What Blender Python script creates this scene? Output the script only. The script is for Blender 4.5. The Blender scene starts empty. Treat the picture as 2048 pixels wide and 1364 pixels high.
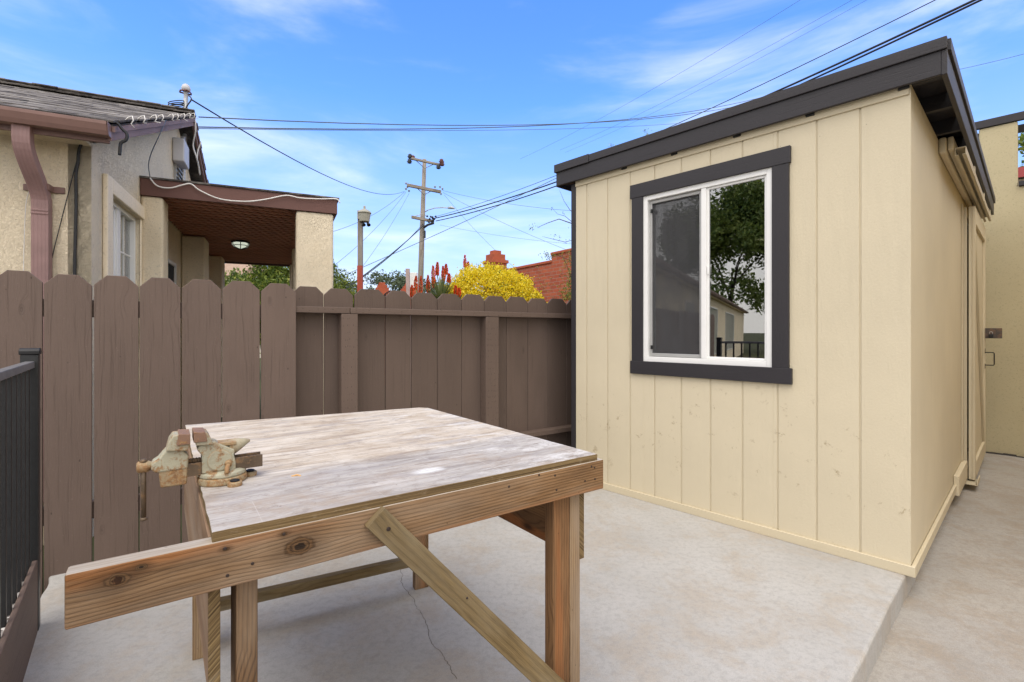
import bpy, bmesh, math, random
from mathutils import Vector as V, noise
random.seed(7)
sc = bpy.context.scene
COL = sc.collection
PI = math.pi
CAMH, F, CX, HY = 1.22, 978.0, 1024.0, 665.0   # camera height above the slab, focal length, centre, horizon

def P(px, py, d):
    return V(((px-CX)/F*d, d, CAMH+(HY-py)/F*d))
def hit(px, P0, e):
    """distance along the plan line P0+e*s at which it is seen at column px"""
    k = (px-CX)/F
    return (k*P0[1]-P0[0])/(e[0]-k*e[1])
def zat(py, d): return CAMH+(HY-py)/F*d
def at2(P0, e, s, z=0): return V((P0[0]+e[0]*s, P0[1]+e[1]*s, z))
Z = V((0, 0, 1))

# ------------------------------------------------------------------ mesh builder
class MB:
    def __init__(s): s.v=[]; s.f=[]; s.uv=[]; s.r=[]; s.m=[]
    def face(s, pts, uvs=None, r=0.0, mi=0):
        b=len(s.v); s.v += [tuple(p) for p in pts]
        s.f.append(tuple(range(b, b+len(pts))))
        s.uv.append(uvs or [(0,0)]*len(pts)); s.r.append(r); s.m.append(mi)
    def box(s, o, A, B, C, r=None, mi=0):
        """A is the length axis (grain direction)"""
        o=V(o); A=V(A); B=V(B); C=V(C)
        if r is None: r=random.random()
        b=len(s.v)
        for i in (0,1):
            for j in (0,1):
                for k in (0,1): s.v.append(tuple(o+A*i+B*j+C*k))
        la,lb,lc=A.length,B.length,C.length
        ou,ov=r*37.1,r*11.7
        def co(i,j,k): return (i*la,j*lb,k*lc)
        def idx(i,j,k): return b+i*4+j*2+k
        fs=[((0,0,0),(0,0,1),(0,1,1),(0,1,0)),((1,0,0),(1,1,0),(1,1,1),(1,0,1)),
            ((0,0,0),(1,0,0),(1,0,1),(0,0,1)),((0,1,0),(0,1,1),(1,1,1),(1,1,0)),
            ((0,0,0),(0,1,0),(1,1,0),(1,0,0)),((0,0,1),(1,0,1),(1,1,1),(0,1,1))]
        flip = A.cross(B).dot(C) < 0
        for n,q in enumerate(fs):
            uv=[]
            for c in q:
                a_,b_,c_=co(*c)
                if n<2: uv.append((ou+b_*.4, ov+c_+b_))
                elif n<4: uv.append((ou+a_, ov+c_+.31))
                else: uv.append((ou+a_, ov+b_))
            q2=[idx(*c) for c in q]
            if flip: q2.reverse(); uv.reverse()
            s.f.append(tuple(q2)); s.uv.append(uv); s.r.append(r); s.m.append(mi)
    def prism(s, poly, O, U, W, T, r=None, mi=0, du=0):
        """polygon of (a,b) in plane U,W at O, extruded by vector T"""
        O=V(O);U=V(U);W=V(W);T=V(T)
        if r is None: r=random.random()
        n=len(poly); b=len(s.v); ou,ov=r*37.1,r*11.7
        for t in (0,1):
            for a,c in poly: s.v.append(tuple(O+U*a+W*c+T*t))
        uvp=[(ou+a,ov+c) for a,c in poly]
        s.f.append(tuple(b+i for i in range(n))); s.uv.append(uvp); s.r.append(r); s.m.append(mi)
        s.f.append(tuple(b+n+i for i in reversed(range(n)))); s.uv.append(uvp[::-1]); s.r.append(r); s.m.append(mi)
        tl=T.length; acc=0
        for i in range(n):
            j=(i+1)%n
            l=math.hypot(poly[j][0]-poly[i][0],poly[j][1]-poly[i][1])
            s.f.append((b+i,b+n+i,b+n+j,b+j))
            if tl>l: s.uv.append([(ou,ov+acc),(ou+tl,ov+acc),(ou+tl,ov+acc+l),(ou,ov+acc+l)])
            else: s.uv.append([(ou+acc,ov),(ou+acc,ov+tl),(ou+acc+l,ov+tl),(ou+acc+l,ov)])
            s.r.append(r); s.m.append(mi); acc+=l
    def tube(s, pts, rad, n=8, cap=True, r=None, mi=0):
        pts=[V(p) for p in pts]
        if r is None: r=random.random()
        if not isinstance(rad,(list,tuple)): rad=[rad]*len(pts)
        b=len(s.v); prev=None; L=0
        for i,p in enumerate(pts):
            t=(pts[min(i+1,len(pts)-1)]-pts[max(i-1,0)]).normalized()
            if prev is None:
                up=Z if abs(t.z)<.9 else V((1,0,0))
                x=t.cross(up).normalized()
            else: x=(prev-t*prev.dot(t)).normalized()
            prev=x; y=t.cross(x)
            for k in range(n):
                a=2*PI*k/n; s.v.append(tuple(p+(x*math.cos(a)+y*math.sin(a))*rad[i]))
        for i in range(len(pts)-1):
            l=(pts[i+1]-pts[i]).length
            for k in range(n):
                k2=(k+1)%n
                s.f.append((b+i*n+k,b+i*n+k2,b+(i+1)*n+k2,b+(i+1)*n+k))
                c=2*PI*rad[i]
                s.uv.append([(L,k/n*c),(L,(k+1)/n*c),(L+l,(k+1)/n*c),(L+l,k/n*c)]); s.r.append(r); s.m.append(mi)
            L+=l
        if cap:
            for base,rev in ((b,True),(b+(len(pts)-1)*n,False)):
                q=[base+k for k in range(n)]
                if rev: q.reverse()
                s.f.append(tuple(q)); s.uv.append([(0,0)]*n); s.r.append(r); s.m.append(mi)
    def lathe(s, O, ax, prof, n=24, r=0.5, mi=0):
        O=V(O); ax=V(ax).normalized()
        s.tube([O+ax*h for _,h in prof],[max(q,1e-4) for q,_ in prof],n,True,r,mi) if False else None
        up=Z if abs(ax.z)<.9 else V((1,0,0))
        x=ax.cross(up).normalized(); y=ax.cross(x); b=len(s.v)
        for q,h in prof:
            for k in range(n):
                a=2*PI*k/n; s.v.append(tuple(O+ax*h+(x*math.cos(a)+y*math.sin(a))*max(q,1e-4)))
        for i in range(len(prof)-1):
            for k in range(n):
                k2=(k+1)%n
                s.f.append((b+i*n+k,b+i*n+k2,b+(i+1)*n+k2,b+(i+1)*n+k))
                s.uv.append([(k/n,prof[i][1]),((k+1)/n,prof[i][1]),((k+1)/n,prof[i+1][1]),(k/n,prof[i+1][1])]); s.r.append(r); s.m.append(mi)
        for base in (b,b+(len(prof)-1)*n):
            s.f.append(tuple(base+k for k in range(n))); s.uv.append([(0,0)]*n); s.r.append(r); s.m.append(mi)
    def leaf(s, c, d, w, L, wd, mi=0, r=None):
        """folded leaf: base c, direction d, side w"""
        if r is None: r=random.random()
        n=d.cross(w).normalized()
        a=c; t=c+d*L; m=c+d*(L*.5)-n*(wd*.22)
        s.face([a,m+w*wd*.5,t],[(0,0),(.5,1),(1,0)],r,mi) if False else None
        b=len(s.v)
        s.v += [tuple(a),tuple(c+d*(L*.45)+w*(wd*.5)),tuple(t),tuple(c+d*(L*.45)-w*(wd*.5)+n*(wd*.25))]
        s.f.append((b,b+1,b+2,b+3)); s.uv.append([(0,.5),(.5,1),(1,.5),(.5,0)]); s.r.append(r); s.m.append(mi)
    def build(s, name, mat, parent=None, bevel=0, smooth=False, recalc=True, seg=2, base=None, sub=0):
        mats = mat if isinstance(mat,(list,tuple)) else [mat]
        if parent is not None:
            off = root_of(parent).location.copy()
        else:
            if base is None:
                xs=[p[0] for p in s.v]; ys=[p[1] for p in s.v]; zs=[p[2] for p in s.v]
                off=V(((min(xs)+max(xs))/2,(min(ys)+max(ys))/2,min(zs)))
            else: off=V(base)
        me=bpy.data.meshes.new(name)
        me.from_pydata([(p[0]-off.x,p[1]-off.y,p[2]-off.z) for p in s.v],[],s.f)
        ul=me.uv_layers.new(name='UVMap')
        flat=[c for u in s.uv for q in u for c in q]
        ul.data.foreach_set('uv',flat)
        at=me.attributes.new('rnd','FLOAT','FACE'); at.data.foreach_set('value',s.r)
        me.polygons.foreach_set('material_index',s.m)
        for m_ in mats: me.materials.append(m_)
        if recalc:
            bm=bmesh.new(); bm.from_mesh(me); bmesh.ops.recalc_face_normals(bm,faces=bm.faces); bm.to_mesh(me); bm.free()
        if smooth: me.polygons.foreach_set('use_smooth',[True]*len(me.polygons))
        me.update()
        o=bpy.data.objects.new(name,me); COL.objects.link(o)
        if parent is not None: o.parent=parent
        else: o.location=off
        if bevel:
            b=o.modifiers.new('bevel','BEVEL'); b.width=bevel; b.segments=seg; b.limit_method='ANGLE'; b.angle_limit=math.radians(35)
            if seg>1: me.polygons.foreach_set('use_smooth',[True]*len(me.polygons)); b.harden_normals=False
            if seg>1:
                w=o.modifiers.new('wn','WEIGHTED_NORMAL')
        if sub:
            b=o.modifiers.new('sub','SUBSURF'); b.levels=sub; b.render_levels=sub
        return o
def root_of(o):
    while o.parent is not None: o=o.parent
    return o
def thing(name, label, cat, loc, group=None):
    o=bpy.data.objects.new(name,None); COL.objects.link(o); o.location=V(loc); o.empty_display_size=.1
    o['label']=label; o['category']=cat
    if group: o['group']=group
    return o
def tag(o, label, cat, group=None, kind=None):
    o['label']=label; o['category']=cat
    if group: o['group']=group
    if kind: o['kind']=kind
    return o
def struct(o): o['kind']='structure'; return o

# ------------------------------------------------------------------ materials
class N:
    def __init__(s, name):
        s.m=bpy.data.materials.new(name); s.m.use_nodes=True; s.t=s.m.node_tree; s.t.nodes.clear()
        s.out=s.n('ShaderNodeOutputMaterial'); s.b=s.n('ShaderNodeBsdfPrincipled'); s.l(s.b.outputs[0],s.out.inputs[0])
    def n(s, t, **k):
        x=s.t.nodes.new(t)
        for a,b in k.items(): setattr(x,a,b)
        return x
    def l(s,a,b): s.t.links.new(a,b)
    def set(s,node,i,v):
        if hasattr(v,'is_output') or isinstance(v,bpy.types.NodeSocket): s.l(v,node.inputs[i])
        else: node.inputs[i].default_value=v
    def uv(s): return s.n('ShaderNodeUVMap',uv_map='UVMap').outputs[0]
    def obj(s): return s.n('ShaderNodeTexCoord').outputs['Object']
    def pos(s): return s.n('ShaderNodeNewGeometry').outputs['Position']
    def rnd(s): return s.n('ShaderNodeAttribute',attribute_name='rnd').outputs['Fac']
    def map(s,v,sc_=(1,1,1),loc=(0,0,0),rot=(0,0,0)):
        x=s.n('ShaderNodeMapping'); s.l(v,x.inputs[0]); x.inputs['Scale'].default_value=sc_; x.inputs['Location'].default_value=loc; x.inputs['Rotation'].default_value=rot
        return x.outputs[0]
    def noise(s,v,sc_,det=4,rough=.55,dist=0,out='Fac'):
        x=s.n('ShaderNodeTexNoise'); s.l(v,x.inputs['Vector']); x.inputs['Scale'].default_value=sc_; x.inputs['Detail'].default_value=det
        x.inputs['Roughness'].default_value=rough; x.inputs['Distortion'].default_value=dist
        return x.outputs[0] if out=='Fac' else x.outputs[1]
    def vor(s,v,sc_,feat='F1',out='Distance',rand=1):
        x=s.n('ShaderNodeTexVoronoi',feature=feat); s.l(v,x.inputs['Vector']); x.inputs['Scale'].default_value=sc_; x.inputs['Randomness'].default_value=rand
        return x.outputs[out]
    def ramp(s,v,stops,interp='LINEAR'):
        x=s.n('ShaderNodeValToRGB'); s.l(v,x.inputs[0]); cr=x.color_ramp; cr.interpolation=interp
        while len(cr.elements)<len(stops): cr.elements.new(.5)
        for e,(p,c) in zip(cr.elements,stops):
            e.position=p; e.color=(c,c,c,1) if isinstance(c,(int,float)) else (*c,1)
        return x.outputs[0]
    def math(s,op,a,b=0,clamp=False):
        x=s.n('ShaderNodeMath',operation=op,use_clamp=clamp); s.set(x,0,a); s.set(x,1,b); return x.outputs[0]
    def mix(s,fac,a,b,bt='MIX'):
        x=s.n('ShaderNodeMix',data_type='RGBA',blend_type=bt); s.set(x,0,fac)
        for i,v in ((6,a),(7,b)):
            if isinstance(v,tuple): x.inputs[i].default_value=(*v,1)
            else: s.l(v,x.inputs[i])
        return x.outputs[2]
    def sep(s,v):
        x=s.n('ShaderNodeSeparateXYZ'); s.l(v,x.inputs[0]); return x.outputs
    def comb(s,x_,y_,z_=0):
        x=s.n('ShaderNodeCombineXYZ'); s.set(x,0,x_); s.set(x,1,y_); s.set(x,2,z_); return x.outputs[0]
    def bump(s,h,strength=.5,dist=.002,prev=None):
        x=s.n('ShaderNodeBump'); s.l(h,x.inputs['Height']); x.inputs['Strength'].default_value=strength; x.inputs['Distance'].default_value=dist
        if prev is not None: s.l(prev,x.inputs['Normal'])
        return x.outputs[0]
    def done(s,col=None,rough=.6,normal=None,spec=.4,metal=0):
        if col is not None:
            if isinstance(col,tuple): s.b.inputs['Base Color'].default_value=(*col,1)
            else: s.l(col,s.b.inputs['Base Color'])
        s.set(s.b,'Roughness',rough); s.b.inputs['Specular IOR Level'].default_value=spec; s.set(s.b,'Metallic',metal)
        if normal is not None: s.l(normal,s.b.inputs['Normal'])
        return s.m

def m_wood(name, light, mid, dark, ring=55, grey=None, knots=True, contrast=1.0, rough=.75, seam=None, at=()):
    n=N(name); uv=n.uv()
    # knots pull the grain round themselves
    kd=n.vor(n.map(uv,(2.6,6.5,1)),1.0)
    k=n.ramp(kd,[(0,1),(.16,.55),(.34,0)])
    w=n.noise(n.map(uv,(1.3,5,1)),1.0,3,.5)
    x,y,_=n.sep(uv)
    yy=n.math('ADD',n.math('MULTIPLY',y,1),n.math('MULTIPLY',w,.03))
    if knots: yy=n.math('ADD',yy,n.math('MULTIPLY',k,.035))
    rings=[]
    for (ku,kv,kr) in at:
        dx_=n.math('MULTIPLY',n.math('SUBTRACT',x,ku),.62); dy_=n.math('SUBTRACT',y,kv)
        dd_=n.math('SQRT',n.math('ADD',n.math('MULTIPLY',dx_,dx_),n.math('MULTIPLY',dy_,dy_)))
        dd_=n.math('ADD',dd_,n.math('MULTIPLY',n.math('SUBTRACT',n.noise(uv,70,3,.6),.5),kr*.6))
        q_=n.math('DIVIDE',dd_,kr)
        fall=n.ramp(n.math('MULTIPLY',q_,.25),[(0,1),(.3,.7),(1,0)])
        sg=n.math('SUBTRACT',n.math('MULTIPLY',n.math('GREATER_THAN',dy_,0),2),1)
        yy=n.math('SUBTRACT',yy,n.math('MULTIPLY',n.math('MULTIPLY',fall,sg),kr*.55)); rings.append(q_)
    gv=n.comb(n.math('MULTIPLY',x,1.1),n.math('MULTIPLY',yy,ring*.5))
    g=n.noise(gv,1.0,3,.5)
    fine=n.noise(n.map(uv,(14,420,1)),1.0,3,.65)
    ph=n.math('ADD',n.math('MULTIPLY',yy,ring*15),n.math('MULTIPLY',n.noise(n.map(uv,(1.5,18,1)),1.0,2,.5),5))
    sn=n.math('POWER',n.math('ABSOLUTE',n.math('SINE',ph)),.6)
    g2=n.math('ADD',n.math('MULTIPLY',g,.5),n.math('MULTIPLY',sn,.22*contrast))
    g2=n.math('ADD',g2,n.math('MULTIPLY',n.math('SUBTRACT',fine,.5),.42))
    col=n.ramp(g2,[(.20,dark),(.42,mid),(.62,light)])
    blot=n.noise(n.map(uv,(2.2,9,1),(3,1,0)),1.0,4,.6)
    col=n.mix(n.ramp(blot,[(.42,0),(.7,.75)]),col,dark)
    if seam: col=n.mix(n.ramp(n.noise(n.map(uv,(.9,14,1),(7,5,0)),1.0,3,.5),[(.55,0),(.68,.7)]),col,seam)
    if grey: col=n.mix(n.ramp(n.noise(n.map(uv,(1.5,7,1),(9,2,0)),1.0,5,.6),[(.45,0),(.75,.8)]),col,grey)
    if knots:
        kc=tuple(c*.35 for c in dark)
        kk=n.ramp(kd,[(0,.95),(.05,.8),(.085,.35),(.13,0)])
        col=n.mix(kk,col,kc)
    for q_ in rings:
        rg=n.math('ABSOLUTE',n.math('SINE',n.math('MULTIPLY',q_,11)))
        inner=n.mix(rg,tuple(c*.6 for c in dark),tuple(c*.62 for c in mid))
        inner=n.mix(n.ramp(q_,[(0,1),(.28,.9),(.45,0)]),inner,tuple(c*.22 for c in dark))
        col=n.mix(n.ramp(q_,[(0,1),(.80,1),(1.0,0)]),col,inner)
        col=n.mix(n.math('MULTIPLY',n.ramp(q_,[(.7,0),(.88,.5),(1.0,.5),(1.0,.45)]),n.ramp(n.math('MULTIPLY',q_,.4),[(.40,1),(1,0)])),col,tuple(c*.8 for c in dark))
    spk=n.ramp(n.vor(n.map(uv,(22,22,1)),1.0),[(0,.8),(.045,.6),(.06,0)])
    col=n.mix(n.math('MULTIPLY',spk,.6),col,tuple(c*.3 for c in dark))
    nb=n.bump(g2,.9,.0030)
    return n.done(col,rough,nb,.3)

def m_paintwood(name, col, var=.12, rough=.6, grain=1.0, bumpd=.0012, knots=.5, spec=.35, dirt=None, holes=0.0):
    n=N(name); uv=n.uv()
    w=n.noise(n.map(uv,(1.3,6,1)),1.0,3,.5)
    x,y,_=n.sep(uv)
    kd=n.vor(n.map(uv,(3.1,7.5,1),(1.3,.4,0)),1.0)
    k=n.ramp(kd,[(0,1),(.12,.6),(.28,0)])
    yy=n.math('ADD',n.math('ADD',y,n.math('MULTIPLY',w,.05)),n.math('MULTIPLY',k,.03))
    g=n.noise(n.comb(n.math('MULTIPLY',x,2.0),n.math('MULTIPLY',yy,110)),1.0,4,.6)
    ridge=n.ramp(g,[(.3,0),(.42,.8),(.6,1)])
    big=n.noise(n.map(uv,(1.2,3.0,1),(5,5,0)),1.0,5,.6)
    c1=tuple(c*(1-var) for c in col); c2=tuple(min(1,c*(1+var)) for c in col)
    c=n.ramp(big,[(.3,c1),(.7,c2)])
    c=n.mix(n.math('MULTIPLY',n.ramp(g,[(.32,1),(.46,0)]),.30*grain),c,tuple(q*.5 for q in col))
    rv=n.rnd()
    c=n.mix(n.math('MULTIPLY',rv,.55),c,tuple(q*.70 for q in col))
    if knots:
        kk=n.ramp(kd,[(0,.9),(.03,.8),(.045,.15),(.058,.75),(.07,.1),(.09,.4),(.11,0)])
        c=n.mix(n.math('MULTIPLY',kk,knots),c,tuple(q*.4 for q in col))
    dust=n.ramp(n.noise(n.map(uv,(90,90,1)),1.0,2,.5),[(.66,0),(.76,.6)])
    c=n.mix(n.math('MULTIPLY',dust,.35),c,tuple(min(1,q*1.9+.05) for q in col))
    dots=n.ramp(n.vor(n.map(uv,(7,13,1),(.7,.2,0)),1.0),[(0,.9),(.035,.8),(.05,0)])
    c=n.mix(n.math('MULTIPLY',dots,knots),c,tuple(q*.2 for q in col))
    if dirt: c=n.mix(n.ramp(n.noise(n.map(uv,(2.5,2.5,1)),1.0,6,.65),[(.55,0),(.75,.55)]),c,dirt)
    if holes:
        hx=n.map(uv,(22,75,1)); hv=n.vor(hx,1.0,rand=.25)
        hh=n.ramp(hv,[(.10,1),(.16,0)])
        c=n.mix(n.math('MULTIPLY',hh,holes),c,tuple(q*.3 for q in col))
    h=n.math('ADD',n.math('MULTIPLY',ridge,.6*grain),n.math('MULTIPLY',n.noise(n.map(uv,(40,160,1)),1.0,3,.6),.5))
    if knots: h=n.math('ADD',h,n.math('MULTIPLY',n.ramp(kd,[(0,0),(.05,.2),(.09,1)]),.7*knots))
    nb=n.bump(h,1.0,bumpd*1.15)
    return n.done(c,rough,nb,spec)

def m_siding(name,col):
    n=N(name); p=n.obj(); uv=n.uv()
    big=n.noise(uv,1.1,5,.6)
    c=n.ramp(big,[(.3,tuple(q*.93 for q in col)),(.7,tuple(min(1,q*1.05) for q in col))])
    # scuffs and grime, more of them low down
    x,y,_=n.sep(uv)
    sc1=n.noise(n.map(p,(1,1,1)),11.0,9,.78,.3)
    hgt=n.math('SUBTRACT',x,11.13); low=n.math('MULTIPLY',n.ramp(hgt,[(0,.55),(.03,.5),(.12,.15),(.35,1),(.75,.9),(.95,0)]),n.ramp(n.noise(n.map(uv,(1.0,.8,1),(2,8,0)),1.0,2),[(.36,.1),(.56,1)]))
    c=n.mix(n.math('MULTIPLY',n.ramp(sc1,[(.60,0),(.66,.7)]),low),c,(.30,.22,.12))
    sp=n.ramp(n.vor(n.map(uv,(11,11,1)),1.0),[(0,.9),(.022,.7),(.035,0)])
    sp=n.math('MULTIPLY',sp,n.ramp(n.noise(uv,3.0,2),[(.5,0),(.6,1)]))
    c=n.mix(n.math('MULTIPLY',sp,.75),c,(.12,.085,.05))
    st=n.noise(n.map(uv,(1.2,14,1)),1.0,4,.6)
    c=n.mix(n.ramp(st,[(.55,0),(.8,.28)]),c,tuple(q*.78 for q in col))
    g=n.noise(n.map(uv,(12,140,1)),1.0,4,.65)
    g2=n.noise(n.map(uv,(70,90,1)),1.0,3,.6)
    wv=n.noise(n.map(uv,(1.1,2.6,1),(0,4,0)),1.0,2)
    nb=n.bump(wv,.35,.02); nb=n.bump(n.math('ADD',g,n.math('MULTIPLY',g2,.7)),.8,.0022,nb)
    return n.done(c,.62,nb,.3)

def m_stucco(name,col,scale=28,strength=.9,dist=.010,stain=None,var=.08):
    n=N(name); p=n.pos()
    w=n.noise(p,scale*.8,4,.6,out='Color')
    mp=n.n('ShaderNodeVectorMath',operation='ADD'); n.l(p,mp.inputs[0])
    sc2=n.n('ShaderNodeVectorMath',operation='SCALE'); n.l(w,sc2.inputs[0]); sc2.inputs['Scale'].default_value=.035; n.l(sc2.outputs[0],mp.inputs[1])
    a=n.noise(mp.outputs[0],scale,3,.5,1.2)
    rid=n.math('ABSOLUTE',n.math('SUBTRACT',a,.5))
    h=n.ramp(rid,[(0,1),(.06,.55),(.2,0)])
    f=n.noise(p,scale*5,3,.6)
    hh=n.math('ADD',n.math('MULTIPLY',h,.75),n.math('MULTIPLY',f,.35))
    c=n.ramp(n.noise(p,1.6,5,.6),[(.3,tuple(q*(1-var) for q in col)),(.7,tuple(min(1,q*(1+var*.6)) for q in col))])
    c=n.mix(n.math('MULTIPLY',n.ramp(a,[(.33,1),(.43,0)]),.4),c,tuple(q*.5 for q in col))
    if stain: c=n.mix(n.ramp(n.noise(n.map(p,(2.2,2.2,2.2)),1.0,8,.75),[(.5,0),(.72,.6)]),c,stain)
    return n.done(c,.9,n.bump(hh,strength,dist),.15)

def m_concrete(name,col,tint,stainc,streak_rot=0.7):
    n=N(name); p=n.pos()
    a=n.noise(p,1.3,8,.62,.3); b=n.noise(n.map(p,(1,1,1),(4,3,0)),3.2,7,.65,.2)
    c=n.ramp(a,[(.28,tuple(q*.86 for q in col)),(.5,col),(.72,tuple(min(1,q*1.1) for q in col))])
    c=n.mix(n.ramp(b,[(.5,0),(.72,.55)]),c,tint)
    br=n.noise(n.map(p,(9,70,1),(0,0,0),(0,0,streak_rot)),1.0,5,.7)
    c=n.mix(n.ramp(br,[(.55,0),(.75,.35)]),c,tuple(q*.7 for q in col))
    st=n.noise(n.map(p,(2.3,2.3,1),(1.2,7.7,0)),1.0,9,.72,.6)
    st2=n.noise(n.map(p,(5,5,1),(7,2,0)),1.0,10,.8,.2)
    c=n.mix(n.ramp(n.math('ADD',n.math('MULTIPLY',st,.5),n.math('MULTIPLY',st2,.5)),[(.48,0),(.56,.5),(.68,.8)]),c,stainc)
    gr=n.noise(p,330,2,.6); c=n.mix(n.ramp(gr,[(.36,.45),(.5,0)]),c,tuple(q*.62 for q in col)); c=n.mix(n.ramp(gr,[(.56,0),(.7,.35)]),c,tuple(min(1,q*1.3) for q in col))
    mot=n.noise(p,34,6,.75); c=n.mix(n.ramp(mot,[(.40,.42),(.52,0)]),c,tuple(q*.68 for q in col))
    sp=n.ramp(n.vor(p,17),[(0,.9),(.03,.7),(.05,0)])
    sp=n.math('MULTIPLY',sp,n.ramp(n.noise(p,9,2),[(.5,0),(.58,1)]))
    c=n.mix(n.math('MULTIPLY',sp,.7),c,(.12,.07,.04))
    pit=n.noise(p,110,4,.7)
    c=n.mix(n.ramp(pit,[(.54,0),(.72,.4)]),c,tuple(q*.6 for q in col))
    h=n.math('ADD',n.math('MULTIPLY',br,.5),n.math('ADD',n.math('MULTIPLY',pit,.35),a))
    return n.done(c,n.ramp(a,[(.3,.55),(.7,.8)]),n.bump(h,.5,.0022),.3)

def m_plain(name,col,rough=.5,metal=0,bumps=0,bscale=60,spec=.4,var=.1,rust=None,rustamt=.5,dist=.001):
    n=N(name); p=n.obj()
    c=n.ramp(n.noise(p,bscale*.15,5,.6),[(.3,tuple(q*(1-var) for q in col)),(.7,tuple(min(1,q*(1+var)) for q in col))])
    if rust:
        f=n.ramp(n.noise(p,bscale*.35,8,.7),[(rustamt,0),(rustamt+.12,.9)])
        c=n.mix(f,c,rust)
    nb=n.bump(n.noise(p,bscale,4,.6),bumps,dist) if bumps else None
    return n.done(c,rough,nb,spec,metal)

def m_leaf(name,cols,rough=.5,trans=.25):
    n=N(name); r=n.rnd(); k=len(cols)
    c=n.ramp(r,[(i/(k-1),q) for i,q in enumerate(cols)])
    m=n.done(c,rough,None,.3)
    tr=n.n('ShaderNodeBsdfTranslucent'); n.l(c,tr.inputs[0])
    mx=n.n('ShaderNodeMixShader'); mx.inputs[0].default_value=trans
    n.l(n.b.outputs[0],mx.inputs[1]); n.l(tr.outputs[0],mx.inputs[2]); n.l(mx.outputs[0],n.out.inputs[0])
    return m

def m_shingle(name):
    n=N(name); p=n.pos(); r=n.rnd(); uv=n.uv()
    c=n.ramp(r,[(0,(.045,.040,.038)),(.5,(.11,.098,.092)),(1,(.26,.24,.225))])
    g=n.noise(p,240,3,.7)
    c=n.mix(n.ramp(g,[(.5,0),(.7,.5)]),c,(.30,.28,.26))
    b=n.noise(p,5,6,.7)
    c=n.mix(n.ramp(b,[(.48,0),(.66,.6)]),c,(.33,.31,.28))
    return n.done(c,.95,n.bump(n.math('ADD',g,n.noise(p,40,4,.6)),.8,.004),.1)

def m_brick(name,sc_=1.0):
    n=N(name); uv=n.uv()
    b=n.n('ShaderNodeTexBrick'); n.l(uv,b.inputs['Vector'])
    b.inputs['Color1'].default_value=(.47,.125,.06,1); b.inputs['Color2'].default_value=(.36,.085,.045,1); b.inputs['Mortar'].default_value=(.36,.24,.19,1)
    b.inputs['Scale'].default_value=1; b.inputs['Mortar Size'].default_value=.006; b.inputs['Mortar Smooth'].default_value=.3
    b.inputs['Brick Width'].default_value=.215; b.inputs['Row Height'].default_value=.075; b.inputs['Bias'].default_value=.1
    p=n.pos()
    c=n.mix(n.ramp(n.noise(p,9,6,.7),[(.45,0),(.75,.4)]),b.outputs['Color'],(.22,.06,.035))
    c=n.mix(n.ramp(n.noise(p,3,6,.7),[(.58,0),(.75,.35)]),c,(.45,.28,.2))
    h=n.math('SUBTRACT',n.math('MULTIPLY',n.noise(p,60,3,.6),.3),b.outputs['Fac'])
    return n.done(c,.85,n.bump(h,.8,.006),.2)

def m_glass(name,refl=.14,tint=(.55,.6,.6)):
    n=N(name); t=n.t
    tr=n.n('ShaderNodeBsdfTransparent'); tr.inputs[0].default_value=(*tint,1)
    gl=n.n('ShaderNodeBsdfGlossy'); gl.inputs['Roughness'].default_value=.0; gl.inputs[0].default_value=(1,1,1,1)
    lw=n.n('ShaderNodeFresnel'); lw.inputs[0].default_value=1.5
    nz=n.noise(n.pos(),2.2,1,.3); n.l(n.bump(nz,.05,.01),gl.inputs['Normal'])
    fc=n.math('ADD',n.math('MULTIPLY',lw.outputs[0],1.2),refl-.05,True)
    mx=n.n('ShaderNodeMixShader'); n.l(fc,mx.inputs[0]); n.l(tr.outputs[0],mx.inputs[1]); n.l(gl.outputs[0],mx.inputs[2]); n.l(mx.outputs[0],n.out.inputs[0])
    return n.m

M={}
CREAM=(.635,.56,.405)
M['siding']=m_siding('cream_siding',CREAM)
M['cream']=m_paintwood('cream_trim',(.63,.55,.39),.06,.55,.5,.0008,.1)
M['cream_stucco']=m_stucco('wall_stucco',(.57,.50,.32),70,.5,.004,var=.05)
M['house_stucco']=m_stucco('house_stucco',(.92,.80,.60),55,.9,.006,(.78,.65,.45))
M['gable_stucco']=m_stucco('gable_stucco',(.95,.83,.62),40,1.0,.010,(.66,.58,.46))
M['smooth_stucco']=m_stucco('smooth_stucco',(.86,.75,.57),60,.3,.004)
M['char']=m_paintwood('charcoal_paint',(.033,.030,.034),.15,.5,.7,.0012,.2,.4)
M['chardark']=m_paintwood('charcoal_soffit',(.030,.028,.030),.15,.6,.7,.0012,.2,.3)
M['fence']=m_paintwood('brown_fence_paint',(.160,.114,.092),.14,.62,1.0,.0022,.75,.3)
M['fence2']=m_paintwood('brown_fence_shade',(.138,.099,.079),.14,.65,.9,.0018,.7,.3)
M['fencepost']=m_paintwood('brown_post',(.158,.113,.090),.12,.65,.6,.0018,.2,.3,holes=.8)
M['fir']=m_wood('fir_lumber',(.32,.195,.10),(.20,.11,.05),(.055,.028,.013),26,(.30,.235,.17),True,1.1,.75,(.33,.135,.04))
M['fir_pale']=m_wood('fir_pale',(.40,.285,.165),(.29,.185,.095),(.12,.07,.033),26,(.36,.29,.22),True,1.2,.75)
M['fir_dark']=m_wood('fir_dark',(.30,.17,.08),(.22,.115,.05),(.07,.035,.016),22,None,True,1.0,.75,(.36,.13,.04))
M['olive']=m_wood('olive_board',(.31,.235,.12),(.22,.155,.07),(.10,.068,.03),12,(.29,.245,.165),True,.6,.7)
M['ply_side']=m_wood('ply_side',(.40,.28,.18),(.32,.21,.13),(.17,.10,.06),30,(.30,.24,.19),True,.8,.8)
M['plastic']=m_plain('white_vinyl',(.82,.82,.80),.35,0,.1,40,.5,.02)
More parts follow.
